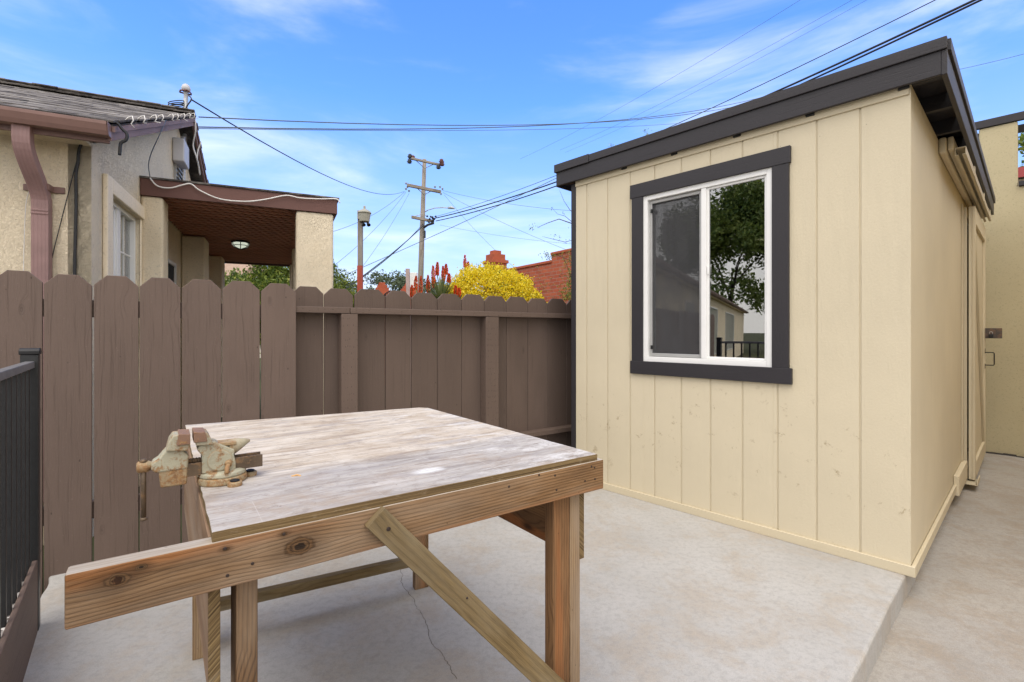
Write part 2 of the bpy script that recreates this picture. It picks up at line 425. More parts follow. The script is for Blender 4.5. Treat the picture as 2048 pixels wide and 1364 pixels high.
M['alu']=m_plain('grey_frame',(.42,.42,.41),.4,.3,.1,40,.5,.05)
M['black']=m_plain('black_powdercoat',(.016,.017,.018),.4,0,.5,300,.5,.2,(.35,.33,.3),.70)
M['blackgloss']=m_plain('black_plain',(.012,.012,.013),.45,0,.2,80)
M['railmetal']=m_plain('worn_rail',(.17,.165,.16),.5,.2,.3,200,.4,.2)
M['gutter']=m_plain('brown_gutter',(.20,.115,.095),.45,0,.3,30,.4,.12)
M['spout']=m_plain('mauve_spout',(.27,.165,.155),.55,0,.3,30,.4,.15)
M['rake']=m_paintwood('purple_brown_board',(.24,.155,.14),.3,.7,.8,.002,.3,.3,(.30,.25,.24))
M['porchboard']=m_paintwood('porch_board',(.16,.080,.066),.1,.6,.5,.001,.3,.3)
M['lattice']=m_paintwood('lattice',(.50,.23,.16),.2,.7,.4,.001,0,.2)
M['shingle']=m_shingle('shingles')
M['brick']=m_brick('brick')
M['brickcap']=m_stucco('brick_cap',(.42,.115,.06),30,.5,.006,(.24,.06,.04))
M['glass']=m_glass('window_glass',.27,(.45,.48,.48))
M['glass2']=m_glass('house_glass',.10,(.8,.85,.85))
M['dark']=m_plain('dark_interior',(.03,.03,.03),.9)
M['gravel']=None
M['zinc']=m_plain('galvanised',(.42,.43,.44),.5,.4,.2,40,.5,.15,(.2,.12,.08),.66)
M['cable']=m_plain('black_cable',(.02,.021,.024),.6)
M['cablegrey']=m_plain('grey_wire',(.10,.12,.15),.6)
M['whitecord']=m_plain('white_cord',(.75,.73,.70),.5)
M['pole']=m_wood('utility_pole_wood',(.42,.37,.31),(.32,.28,.235),(.17,.14,.115),25,(.36,.34,.31),False,.8,.85)
M['postred']=m_plain('red_paint',(.42,.085,.05),.6,0,.3,40,.3,.15)
M['rustbrown']=m_plain('insulator_brown',(.12,.035,.025),.4)
M['insul']=m_plain('insulator_dark',(.025,.03,.04),.3)
M['bolt']=m_plain('dark_bolt',(.03,.03,.032),.5,.5)
M['nail']=m_plain('nail_head',(.05,.035,.03),.5,.4)
M['lint']=m_plain('white_lint',(.8,.8,.78),.95)
M['blind']=m_plain('blind',(.60,.60,.52),.7)
M['lampglass']=m_plain('frosted_glass',(.9,.92,.86),.35); _b=M['lampglass'].node_tree.nodes['Principled BSDF']; _b.inputs['Emission Color'].default_value=(.9,1,.82,1); _b.inputs['Emission Strength'].default_value=.35  # faint glow added to brighten the shaded glass, standing in for reflected daylight
M['box']=m_plain('grey_box',(.50,.50,.52),.5,0,.1,20)
M['redtile']=m_plain('red_fascia',(.36,.06,.06),.6)
M['tile']=m_shingle('tile_roof')
M['crack']=m_plain('crack_dark',(.16,.14,.12),.9)
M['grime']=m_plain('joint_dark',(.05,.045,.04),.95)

# vise: pale green paint worn through to rust
def m_vise(name, paint, amt):
    n=N(name); p=n.obj()
    a=n.noise(p,48,8,.75,.4); b=n.noise(p,120,6,.75)
    c=n.ramp(n.noise(p,12,4,.6),[(.3,tuple(q*.8 for q in paint)),(.7,tuple(min(1,q*1.15) for q in paint))])
    rc=n.ramp(b,[(.3,(.10,.045,.018)),(.5,(.26,.125,.045)),(.7,(.44,.27,.11))])
    f=n.ramp(a,[(amt,0),(amt+.09,.92)])
    c=n.mix(f,c,rc)
    c=n.mix(n.ramp(b,[(.66,0),(.74,.4)]),c,(.50,.38,.22))
    g=n.n('ShaderNodeNewGeometry')
    e=n.ramp(g.outputs['Pointiness'],[(.52,0),(.60,.7)])
    c=n.mix(e,c,(.34,.20,.09))
    return n.done(c,n.ramp(b,[(.35,.42),(.6,.8)]),n.bump(n.math('ADD',a,b),.9,.0020),.45)
M['vise']=m_vise('vise_paint',(.42,.43,.33),.50)
M['viserust']=m_vise('vise_rust',(.36,.30,.19),.46)
M['visebar']=m_plain('rusty_steel',(.115,.08,.05),.55,.3,.5,150,.5,.35,(.26,.15,.07),.5)
M['visejaw']=m_vise('vise_jaw',(.20,.115,.09),.54)

# tabletop: weathered plywood, warm at the back, grey at the front, white paint spills right
def m_tabletop():
    n=N('weathered_plywood'); uv=n.uv(); x,y,_=n.sep(uv)
    w=n.noise(n.map(uv,(1.2,4,1)),1.0,3,.5)
    yy=n.math('ADD',y,n.math('MULTIPLY',w,.14))
    g=n.math('ADD',n.math('MULTIPLY',n.noise(n.comb(n.math('MULTIPLY',x,3.4),n.math('MULTIPLY',yy,19)),1.0,9,.75,.7),.78),n.math('MULTIPLY',n.noise(n.map(uv,(30,330,1)),1.0,4,.7),.22))
    warm=n.ramp(g,[(.32,(.25,.19,.14)),(.44,(.46,.385,.30)),(.55,(.60,.54,.46)),(.68,(.68,.64,.58))])
    grey=n.ramp(g,[(.34,(.22,.19,.17)),(.5,(.42,.39,.36)),(.64,(.56,.53,.50))])
    band=n.math('ADD',yy,n.math('MULTIPLY',n.noise(n.map(uv,(1.5,6,1),(3,3,0)),1.0,4,.6),.12))
    col=n.mix(n.ramp(band,[(.44,1),(.50,0)]),warm,grey)
    bt=n.noise(n.map(uv,(3,4.5,1),(8,3,0)),1.0,9,.8,.4)
    col=n.mix(n.ramp(bt,[(.50,0),(.64,.65)]),col,(.36,.28,.21))
    # knots
    kd=n.vor(n.map(uv,(3.2,9,1),(.3,.2,0)),1.0)
    col=n.mix(n.ramp(kd,[(0,.6),(.07,.35),(.12,0)]),col,(.25,.20,.18))
    bl=n.noise(n.map(uv,(4,14,1),(2,9,0)),1.0,5,.65,.4)
    col=n.mix(n.ramp(bl,[(.52,0),(.66,.6)]),col,(.33,.31,.31))
    # white paint / plaster residue
    wn=n.noise(n.map(uv,(5.2,12,1),(6,1,0)),1.0,9,.80,.35)
    wf=n.math('ADD',wn,n.math('MULTIPLY',n.math('SUBTRACT',x,.70),.24))
    col=n.mix(n.ramp(wf,[(.54,0),(.64,.72),(.8,.85)]),col,(.66,.65,.63))
    spx=n.n('ShaderNodeVectorMath',operation='DISTANCE'); n.l(n.map(uv,(1,2.2,1)),spx.inputs[0]); spx.inputs[1].default_value=(.50,.30,0)
    sd=n.math('ADD',spx.outputs['Value'],n.math('MULTIPLY',n.noise(uv,24,5,.7),.05))
    col=n.mix(n.ramp(sd,[(.050,.9),(.085,0)]),col,(.72,.72,.71))
    col=n.mix(n.ramp(n.noise(n.map(uv,(1,1,1),(4,4,0)),20,9,.82),[(.53,0),(.66,.6)]),col,(.20,.165,.14))
    col=n.mix(n.ramp(n.vor(n.map(uv,(15,15,1)),1.0),[(0,.8),(.03,.7),(.045,0)]),col,(.12,.09,.07))
    # scratches across the grain
    scr=n.noise(n.map(uv,(160,1.6,1),(0,0,0),(0,0,.5)),1.0,3,.5)
    col=n.mix(n.ramp(scr,[(.70,0),(.76,.35)]),col,(.74,.70,.66))
    ck=n.noise(n.map(uv,(2.5,150,1)),1.0,4,.6)
    col=n.mix(n.ramp(ck,[(.33,.8),(.43,0)]),col,(.19,.15,.12))
    h=n.math('ADD',g,n.math('MULTIPLY',ck,.8))
    return n.done(col,.8,n.bump(h,.8,.0030),.2)
M['tabletop']=m_tabletop()
def m_plyedge():
    n=N('plywood_edge'); uv=n.uv(); x,y,_=n.sep(uv)
    l=n.noise(n.comb(n.math('MULTIPLY',x,1.5),n.math('MULTIPLY',y,230)),1.0,3,.5)
    c=n.ramp(l,[(.3,(.06,.038,.02)),(.5,(.17,.115,.055)),(.7,(.30,.215,.105))])
    f=n.noise(n.map(uv,(30,60,1)),1.0,5,.7)
    c=n.mix(n.ramp(f,[(.55,0),(.75,.6)]),c,(.32,.26,.18))
    return n.done(c,.85,n.bump(n.math('ADD',l,f),.9,.003),.2)
M['plyedge']=m_plyedge()

M['slab']=m_concrete('slab_concrete',(.445,.435,.415),(.49,.48,.465),(.40,.335,.26))
M['path']=m_concrete('path_concrete',(.385,.36,.325),(.43,.41,.38),(.30,.235,.165),-.75)
def m_gravel():
    n=N('gravel'); p=n.pos()
    v=n.vor(p,65,out='Color'); x,_,_=n.sep(v)
    c=n.ramp(x,[(0,(.12,.11,.10)),(.5,(.32,.30,.28)),(1,(.62,.60,.57))])
    d=n.vor(p,65)
    return n.done(c,.9,n.bump(n.math('MULTIPLY',d,-1),1,.012),.2)
M['gravel']=m_gravel()
def m_ground():
    n=N('ground'); p=n.pos()
    c=n.ramp(n.noise(p,.25,8,.65),[(.35,(.10,.085,.06)),(.55,(.07,.085,.035)),(.75,(.14,.12,.085))])
    return n.done(c,.95,n.bump(n.noise(p,12,6,.7),.6,.03),.1)
M['ground']=m_ground()
M['hedge']=m_leaf('hedge_leaves',[(.03,.055,.010),(.08,.13,.02),(.19,.24,.035),(.36,.36,.07)])
M['treeleaf']=m_leaf('tree_leaves',[(.07,.11,.02),(.18,.24,.05),(.38,.44,.12)])
M['yellow']=m_leaf('yellow_blossom',[(.50,.40,.01),(.84,.66,.015),(.95,.80,.04),(.97,.88,.16)],.5,.45)
M['wood_hill']=m_leaf('hill_trees',[(.045,.065,.040),(.075,.10,.055),(.13,.155,.085)],.8,.1)
M['aloe']=m_leaf('aloe_leaf',[(.13,.18,.07),(.23,.28,.12),(.36,.38,.17)],.45,.1)
M['aloeflower']=m_leaf('aloe_flower',[(.45,.04,.012),(.72,.09,.02),(.85,.20,.05)],.5,.2)
M['vine']=m_leaf('vine_leaf',[(.06,.09,.02),(.18,.22,.04),(.35,.33,.06)])
M['bark']=m_wood('bark',(.16,.12,.09),(.11,.08,.06),(.05,.035,.025),20,None,False)

# ------------------------------------------------------------------ ground
d1=V((-.6845,.729,0)); d2=V((.729,.6845,0)); mo=-d1      # shed axes: left-away, right-away, outwards of its side
C=V((2.0,2.46,0))
def S(t,o,z): return C+d2*t+mo*o+Z*z                      # t into the depth, o outwards (right), along front = -o
sl_e=V((-.615,.7885,0)); slP=V((-1.745,1.707,0))           # slab's left edge
g=MB()
n_=24
hx=600
g.face([(-hx,-hx,-.17),(hx,-hx,-.17),(hx,hx,-.17),(-hx,hx,-.17)])
struct(g.build('ground',M['ground']))
# slab: rounded rim, slightly wavy left side
def slab_outline():
    pts=[]
    c0=V((-.50,.10,0))
    # left edge to the fence
    e=sl_e
    s0=hit(560,slP,e)
    pts_l=[]
    for i in range(41):
        s=-1.9+2.85*i/40
        w=.006*math.sin(s*9)+.005*math.sin(s*23+1)
        q=slP+e*s+V((e.y,-e.x,0))*w
        pts_l.append(q)
    # rounded far-left corner, then along the fence foot
    fe=V((.843,.537,0)); 
    a=pts_l[-1]
    pts_l.append(a+fe*.02+e*.025); pts_l.append(a+fe*.08+e*.035)
    far=[a+fe*4.4+e*.035, S(1.2,-2.3,0), S(4.4,-2.3,0), S(4.4,-.012,0)]
    near=[]
    for i in range(60):
        s=4.35-7.7*i/59
        near.append(S(s,-.012+.002*math.sin(s*5)+.001*math.sin(s*19),0))
    return pts_l+far+near
ol=slab_outline()
ol=[p for p in ol]
sb=MB()
bm=bmesh.new()
vs=[bm.verts.new((p.x,p.y,0)) for p in ol]
f=bm.faces.new(vs)
if f.normal.z<0: f.normal_flip()
r_=bmesh.ops.extrude_face_region(bm,geom=[f])
for v in r_['geom']:
    if isinstance(v,bmesh.types.BMVert): v.co.z-=.17
bm.normal_update()
bmesh.ops.recalc_face_normals(bm,faces=bm.faces)
me=bpy.data.meshes.new('concrete_slab'); bm.to_mesh(me); bm.free(); me.materials.append(M['slab'])
slab=bpy.data.objects.new('concrete_slab',me); COL.objects.link(slab); struct(slab)
b=slab.modifiers.new('b','BEVEL'); b.width=.012; b.segments=3; b.limit_method='ANGLE'
# hairline crack in the slab
ck=MB()
pts=[(795,1128),(806,1150),(803,1163),(812,1180),(826,1196),(832,1214),(845,1228),(852,1246),(858,1262),(861,1282),(868,1293),(884,1306),(888,1318),(899,1330),(905,1346),(916,1362)]
last=None; line=[]
for i in range(len(pts)-1):
    for j in range(4):
        u=j/4; x=pts[i][0]*(1-u)+pts[i+1][0]*u+random.uniform(-2.2,2.2); y=pts[i][1]*(1-u)+pts[i+1][1]*u
        d=CAMH*F/(y-HY); line.append(V(((x-CX)/F*d,d,.0008)))
for a,b2 in zip(line,line[1:]):
    w=(b2-a).cross(Z).normalized()*random.uniform(.0006,.0014)
    ck.face([a-w,a+w,b2+w,b2-w])
co=ck.build('floor_crack',M['crack']); struct(co)
# lower path in three bays with open joints
pt=MB()
zp=-.12
for t0,t1 in ((-9,1.465),(1.473,4.47)):
    pt.box(S(t0,-.03,zp-.05),d2*(t1-t0),mo*5.2,Z*.05)
struct(pt.build('path',M['path'],bevel=.003,seg=1))
gv=MB()
# ground in front of slab / gravel bed behind the retaining board
mf_e=V((.62,-.7846,0)); mf_n=V((.7846,.62,0)); MF0=V((-1.975,2.005,0))
q=[MF0+mf_e*.04+mf_n*(.008),MF0+mf_e*2.6+mf_n*(.008),MF0+mf_e*2.6-mf_n*6,MF0-mf_e*.55-mf_n*6]
nx=70
def gz(p): return .238+.012*noise.noise(p*6)+.006*noise.noise(p*25)
gp=lambda i,j: q[0]+(q[1]-q[0])*(i/nx)+(q[3]-q[0])*((j/nx)**2)
for i in range(nx):
    for j in range(nx):
        a=[gp(i,j),gp(i+1,j),gp(i+1,j+1),gp(i,j+1)]
        gv.face([V((p.x,p.y,gz(V((p.x,p.y,0))))) for p in a])
tag(gv.build('gravel',M['gravel'],smooth=True),'grey gravel bed behind the black metal fence','gravel',kind='stuff')

# ------------------------------------------------------------------ retaining board and metal fence
rb=MB()
st0=MF0+mf_e*.02+mf_n*(-.005)
rb.box(MF0+mf_e*.029+mf_n*(.008)+Z*(-.17),mf_e*2.6,mf_n*.017,Z*(.17+.292))
tag(rb.build('retaining_board',M['fence'],bevel=.004),'brown timber board holding back gravel under the black metal fence','board')
mf=thing('metal_fence','black metal picket fence with a worn grey top rail at the left edge','fence',MF0+Z*(-.1))
p=MB(); p.box(MF0-mf_e*.0275-mf_n*.0275+Z*(-.16),Z*1.29,mf_e*.055,mf_n*.055)
po=p.build('post',M['black'],mf,bevel=.004)
p=MB(); p.prism([(-.031,0),(.031,0),(.031,.016),(.02,.026),(-.02,.026),(-.031,.016)],MF0+mf_n*(-.031)+Z*1.13,mf_e,Z,mf_n*.062)
p.build('post_cap',M['blackgloss'],po,bevel=.003)
p=MB(); p.box(MF0+mf_e*.03-mf_n*.014+Z*1.075,mf_e*2.5,mf_n*.03,Z*.028)
p.build('top_rail',M['railmetal'],mf,bevel=.003)
for i in range(24):
    p=MB(); s=.075+i*.096; l=.276+random.uniform(-.005,.005)
    p.box(MF0+mf_e*s-mf_n*.011+Z*l,Z*(1.076-l),mf_e*.018,mf_n*.018)
    p.build('picket',M['black'],mf,bevel=.002)

# ------------------------------------------------------------------ picket fences
def picket(mb,a,b2,nrm,z0,z1,th,ch,lean=0):
    """board between plan points a,b with dog-eared top"""
    w=(b2-a).length; u=(b2-a)/w
    c=min(ch,w*.34)
    poly=[(0,0),(w,0),(w,z1-z0-c),(w-c,z1-z0),(c,z1-z0),(0,z1-z0-c)]
    # prism with grain along z: swap axes
    poly2=[(y,x) for x,y in poly]
    mb.prism(poly2,a+Z*z0,Z,u,nrm*th)
F1a=V((-2.333,2.435,0)); F1b=V((-1.352,3.06,0)); fe=(F1b-F1a).normalized(); fn=V((fe.y,-fe.x,0))
f1=thing('picket_fence','nearer brown fence section of wide dog-eared boards facing the camera, left of the posts','fence',F1a+Z*(-.1))
edges=[-18,86.0,186.5,278,362.5,443.5,521,592]
tops=[541,549,551.5,555.5,559,562,567]
ss=[hit(x,F1a,fe) for x in edges]
for i in range(7):
    a=ss[i]+.003; b2=ss[i+1]-random.choice([.003,.004,.006]) if i<6 else ss[i+1]
    if i==0: b2=ss[1]-.003
    c_=F1a+fe*((a+b2)/2)
    zt=zat(tops[i],c_.y)
    p=MB(); picket(p,F1a+fe*a-fn*.017,F1a+fe*b2-fn*.017,fn,-.12 if i<2 else -.01,zt,.017,.052)
    p.build('picket',M['fence'],f1,bevel=.0018,seg=1)
for i in range(9):
    a=ss[0]-.198*(i+1); p=MB(); zt=1.53
    picket(p,F1a+fe*(a+.003)-fn*.017,F1a+fe*(a+.195)-fn*.017,fn,-.12,zt,.017,.052); p.build('picket',M['fence'],f1,bevel=.0018,seg=1)
for zr in (.25,1.30):
    p=MB(); p.box(F1a+fe*(ss[0]-1.8)-fn*(.018+.038)+Z*zr,fe*(ss[7]-ss[0]+1.8),fn*.037,Z*.089); p.build('rail',M['fence'],f1,bevel=.002,seg=1)
for s_ in (-1.9,-.35,ss[7]-.095):
    p=MB(); p.box(F1a+fe*s_-fn*(.057+.089)+Z*(-.16),Z*1.55,fe*.089,fn*.089); p.build('post',M['fence'],f1,bevel=.003,seg=1)

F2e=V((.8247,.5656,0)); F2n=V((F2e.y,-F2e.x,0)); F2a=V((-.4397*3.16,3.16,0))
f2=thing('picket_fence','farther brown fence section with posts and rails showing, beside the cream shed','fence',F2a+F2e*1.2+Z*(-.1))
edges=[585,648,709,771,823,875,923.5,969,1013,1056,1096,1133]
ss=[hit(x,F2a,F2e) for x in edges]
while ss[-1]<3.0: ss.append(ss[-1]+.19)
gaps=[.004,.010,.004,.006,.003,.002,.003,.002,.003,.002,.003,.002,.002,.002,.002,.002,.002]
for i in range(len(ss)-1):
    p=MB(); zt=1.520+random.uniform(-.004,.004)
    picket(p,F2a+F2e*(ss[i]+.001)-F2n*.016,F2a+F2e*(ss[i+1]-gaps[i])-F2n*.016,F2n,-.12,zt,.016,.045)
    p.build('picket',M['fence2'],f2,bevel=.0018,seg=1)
sj=hit(700,F2a+F2n*.089,F2e)
for a,b2 in ((-.06,sj),(sj+.003,3.0)):
    p=MB(); p.box(F2a+F2e*a+F2n*.001+Z*1.347,F2e*(b2-a),F2n*.088,Z*.040); p.build('top_rail',M['fencepost'],f2,bevel=.003)
for a0,a1 in ((683,716),(972,998)):
    s0=hit(a0,F2a+F2n*.089,F2e); s1=hit(a1,F2a+F2n*.089,F2e)
    p=MB(); p.box(F2a+F2e*s0+F2n*.002+Z*(-.16),Z*(1.345+.16),F2e*(s1-s0),F2n*.086)
    p.build('post',M['fencepost'],f2,bevel=.004)
for a,b2 in ((sj+.06,hit(972,F2a+F2n*.089,F2e)),(hit(998,F2a+F2n*.089,F2e),3.0)):
    p=MB(); p.box(F2a+F2e*a+F2n*.001+Z*.338,F2e*(b2-a),F2n*.088,Z*.040); p.build('bottom_rail',M['fencepost'],f2,bevel=.003)

# ------------------------------------------------------------------ shed
WID=2.146; DEP=3.9; H=2.47
shed=thing('garden_shed','cream board sided shed with charcoal roof edge and one white sliding window','shed',S(1.9,-1.1,0))
# front wall: panels between real grooves, opening for the window
wz0,wz1=1.012,2.208; ws0,ws1=.637,1.512
fw=MB()
def FW(s,out,z): return C+d1*s-d2*out+Z*z
gro=[0]; s=.205
while s<WID-.03: gro.append(s); s+=.2032
gro.append(WID)
th=.006
def rectboard(s0,s1,z0,z1):
    if s1-s0>.002 and z1-z0>.002: fw.box(FW(s0,.001,z0),Z*(z1-z0),d1*(s1-s0),-d2*th,r=.3)
def backing(s0,s1,z0,z1): fw.box(FW(s0,-.03,z0),Z*(z1-z0),d1*(s1-s0),-d2*.031,r=.3)
for i in range(len(gro)-1):
    a=gro[i]+(.0045 if i else -.006); b2=gro[i+1]-(.0045 if i<len(gro)-2 else 0)
    if b2<=ws0 or a>=ws1: rectboard(a,b2,.0,H)
    else:
        if a<ws0: rectboard(a,ws0,.0,H)
        if b2>ws1: rectboard(ws1,b2,.0,H)
        aa=max(a,ws0); bb=min(b2,ws1)
        rectboard(aa,bb,.0,wz0); rectboard(aa,bb,wz1,H)
backing(0,ws0,0,H); backing(ws1,WID,0,H); backing(ws0,ws1,0,wz0); backing(ws0,ws1,wz1,H)
fwo=fw.build('front_wall',M['siding'],shed,bevel=.0015,seg=1)
# side wall
sw=MB()
sw.box(S(-.006,-.025,0),Z*H,d2*2.60,mo*.030,r=.6)
sw.box(S(2.60,-.025,2.3),Z*(H-2.3),d2*1.3,mo*.030,r=.6)
sw.box(S(3.7,-.025,0),Z*2.3,d2*.2,mo*.03,r=.6)
sw.build('side_wall',M['siding'],shed,bevel=.0015,seg=1)
p=MB(); p.box(S(0,-WID,0),Z*H,d2*DEP,mo*.03); p.box(S(DEP-.03,-WID+.03,0),Z*H,d2*.03,mo*(WID-.03-.03)); p.build('rear_wall',M['siding'],shed)
p=MB(); p.box(S(.03,-WID+.03,-.02),d2*(DEP-.06),mo*(WID-.06),Z*.03); p.build('floor',M['dark'],shed)
# trims
p=MB(); p.box(FW(-.024,.007,.0),d1*(WID+.02),-d2*.016,Z*.052); p.build('base_trim',M['cream'],shed,bevel=.003)
p=MB(); p.box(S(-.005,.007,-.004),d2*2.0,mo*.018,Z*.056); p.build('base_trim',M['cream'],shed,bevel=.003)
p=MB(); p.box(FW(WID+.002,.004,.0),Z*(H-.02),d1*.052,d2*.06); p.box(FW(WID+.004,-.06,.0),Z*(H-.02),d1*.022,d2*.9); p.build('corner_trim',M['char'],shed,bevel=.002)
p=MB(); p.box(FW(0.0,.007,H-.055),d1*WID,-d2*.010,Z*.075); p.build('frieze_board',M['cream'],shed,bevel=.002)
# roof: deck, two-layer fascia, rafters
RZ=2.56
roof=MB(); roof.box(S(-.03,.10,RZ),d2*(DEP+.2),-mo*(WID+.24),Z*.04)
ro=roof.build('roof',M['chardark'],shed)
def fascia(name,a,b2,outv,z0,z1,thk,m=M['char']):
    q=MB(); q.box(a+Z*z0,(b2-a),outv*thk,Z*(z1-z0)); q.build(name,m,ro,bevel=.003)
fa=S(-.032,.125,0); fb=S(-.032,-(WID+.175),0)
fascia('fascia_board',fa,fb,-d2,2.452,2.566,.022)
fj=FW(hit(1180,(C-d2*.05)[:2],d1[:2]),.032,0)
fascia('drip_board',fj,S(-.032,.147,0),-d2,2.566,2.624,.034)
fascia('drip_board',fb-mo*.012,fj-mo*.002,-d2,2.562,2.628,.038)
fc=S(-.054,.125,0); fd=S(DEP+.12,.125,0)
fascia('fascia_board',fc,fd,mo,2.448,2.566,.022)
fascia('drip_board',S(-.032,.125,0),fd,mo,2.566,2.622,.034)
fascia('fascia_board',S(-.032,-(WID+.175),0),S(DEP+.12,-(WID+.175),0),-mo,2.452,2.60,.02)
for i in range(9):
    t=.02+i*.46
    q=MB(); q.box(S(t,.124,2.472),-mo*(WID+.28),d2*.038,Z*.087); q.build('rafter',M['chardark'],ro,bevel=.002)
for px in (1252,1353,1480,1628,1818):
    s=hit(px,(C-d2*.03)[:2],d1[:2]); q=MB(); q.box(FW(s,.012,2.443),d1*.045,-d2*.016,Z*.02); q.build('vent_notch',M['blackgloss'],ro,bevel=.004)
# window
wi=MB()
wt=.022
wi.box(FW(.535,.007,2.206),d1*(1.622-.535),-d2*wt,Z*.100)
wtop=wi.build('head_trim',M['char'],None,bevel=.003); COL.objects.unlink(wtop); bpy.data.objects.remove(wtop)
win=MB()   # frame is the part, the boards are its sub-parts
f_=.036
def fr(mb,s0,s1,z0,z1,w,o0,o1):
    mb.box(FW(s0,o0,z0),Z*(z1-z0),d1*w,-d2*(o1-o0)); mb.box(FW(s1-w,o0,z0),Z*(z1-z0),d1*w,-d2*(o1-o0))
    mb.box(FW(s0+w,o0,z0),d1*(s1-s0-2*w),Z*w,-d2*(o1-o0)); mb.box(FW(s0+w,o0,z1-w),d1*(s1-s0-2*w),Z*w,-d2*(o1-o0))
fr(win,ws0-.001,ws1+.001,wz0-.001,wz1+.001,f_,-.05,.016)
win.box(FW(1.045,-.03,wz0+f_),Z*(wz1-wz0-2*f_),d1*.034,-d2*.043)
wf=win.build('window',M['plastic'],shed,bevel=.0025)
p=MB(); fr(p,1.079,ws1-f_+.002,wz0+f_+.002,wz1-f_-.002,.022,-.03,-.008); p.build('screen_frame',M['alu'],wf,bevel=.002)
p=MB(); fr(p,ws0+f_,1.045,wz0+f_,wz1-f_,.014,-.02,.002); p.build('sash',M['plastic'],wf,bevel=.002)
p=MB(); p.box(FW(ws0+f_+.014,-.012,wz0+f_+.014),Z*(wz1-wz0-2*f_-.028),d1*(1.045-ws0-f_-.028),-d2*.004); p.build('pane',M['glass'],wf)
p=MB(); p.box(FW(1.10,-.040,wz0+f_+.02),Z*(wz1-wz0-2*f_-.04),d1*(ws1-f_-.02-1.10),-d2*.004); p.build('pane',M['glass'],wf)
def m_screen():
    n=N('insect_screen'); tr=n.n('ShaderNodeBsdfTransparent'); df=n.n('ShaderNodeBsdfDiffuse'); df.inputs[0].default_value=(.10,.10,.105,1)
    w=n.noise(n.map(n.uv(),(2,9,1)),1.0,2,.5,1.5)
    fc=n.ramp(w,[(.3,.28),(.7,.46)])
    mx=n.n('ShaderNodeMixShader'); n.l(fc,mx.inputs[0]); n.l(tr.outputs[0],mx.inputs[1]); n.l(df.outputs[0],mx.inputs[2]); n.l(mx.outputs[0],n.out.inputs[0]); return n.m
M['screen']=m_screen()
p=MB(); p.box(FW(1.099,-.020,wz0+f_+.022),Z*(wz1-wz0-2*f_-.044),d1*(ws1-f_-.02-1.099),-d2*.001); p.build('insect_screen',M['screen'],wf)
for z in (2.08,1.10):
    p=MB(); p.box(FW(ws1-f_-.028,-.009,z),Z*.028,d1*.014,-d2*.012); p.build('latch',M['blackgloss'],wf,bevel=.002)
p=MB(); p.box(FW(1.028,-.001,1.60),Z*.055,d1*.014,-d2*.012); p.build('handle',M['plastic'],wf,bevel=.004)
p=MB(); p.box(FW(.537,.0075,2.206),d1*(1.616-.537),-d2*.024,Z*.100); p.build('trim_board',M['char'],wf,bevel=.003)
p=MB(); p.box(FW(.530,.0075,.918),d1*(1.614-.530),-d2*.024,Z*.094); p.build('trim_board',M['char'],wf,bevel=.003)
p=MB(); p.box(FW(.546,.0075,1.012),Z*1.194,d1*.092,-d2*.021); p.build('trim_board',M['char'],wf,bevel=.002)
p=MB(); p.box(FW(1.511,.0075,1.012),Z*1.194,d1*.092,-d2*.021); p.build('trim_board',M['char'],wf,bevel=.002)
# something pale inside the shed (interior stays dark otherwise)
# sliding door on the side
p=MB(); p.box(S(1.04,.006,2.375),d2*2.1,mo*.038,Z*.105); p.build('header_board',M['cream'],shed,bevel=.012,seg=3)
p=MB(); p.box(S(1.08,.046,2.40),d2*2.8,mo*.03,Z*.085); tr=p.build('track_board',M['cream'],shed,bevel=.008,seg=3)
tk=MB()
o0,o1=.068,.122
prof=[(0,0),(.018,0),(.018,.004),(.004,.004),(.004,.046),(.050,.046),(.050,.004),(.036,.004),(.036,0),(.054,0),(.054,.050),(0,.050)]
tk.prism(prof,S(1.12,.070+.008,2.365),mo,Z,d2*2.78)
tk.build('door_track',M['cream'],shed,bevel=.001,seg=1)
for t in (1.75,2.75,3.6):
    p=MB(); p.box(S(t,.128,2.36),d2*.06,mo*.008,Z*.075); p.build('track_bracket',M['cream'],shed,bevel=.003)
door=MB(); D0,D1=2.62,3.98
door.box(S(D0,.045,-.045),Z*2.35,d2*(D1-D0),mo*.022,r=.6)
do=door.build('door',M['siding'],shed,bevel=.002,seg=1)
def db(name,a,L,w,thk=.02,m=M['cream']):
    q=MB(); q.box(a,L,w,mo*thk); q.build(name,m,do,bevel=.002,seg=1)
db('stile',S(D0-.004,.067,-.045),Z*2.35,d2*.09); db('stile',S(D1-.09,.067,-.045),Z*2.35,d2*.09)
db('rail',S(D0+.086,.067,-.045),d2*(D1-D0-.176),Z*.14); db('rail',S(D0+.086,.067,2.165),d2*(D1-D0-.176),Z*.14)
dg=(S(D1-.1,.067,.12)-S(D0+.1,.067,2.10)); q=MB(); q.box(S(D0+.09,.0672,2.05),dg,(Z*.06+d2*.06),mo*.018); q.build('brace',M['cream'],do,bevel=.002,seg=1)
p=MB(); p.box(S(2.60,.006,-.02),Z*2.32,d2*.02,mo*.03); p.build('door_jamb',M['cream'],shed,bevel=.002)
p=MB(); p.box(S(2.50,.006,.10),Z*2.22,d2*.06,mo*.012); p.build('door_jamb',M['cream'],shed,bevel=.002)
p=MB(); p.box(S(1.90,.007,-.03),d2*.68,mo*.034,Z*.15); p.build('guide_board',M['cream'],shed,bevel=.003)
p=MB(); p.box(S(2.50,.02,-.066),d2*.26,mo*.09,Z*.006); p.box(S(2.50,.104,-.060),d2*.26,mo*.006,Z*.035); p.build('guide_bracket',M['cream'],shed,bevel=.001,seg=1)
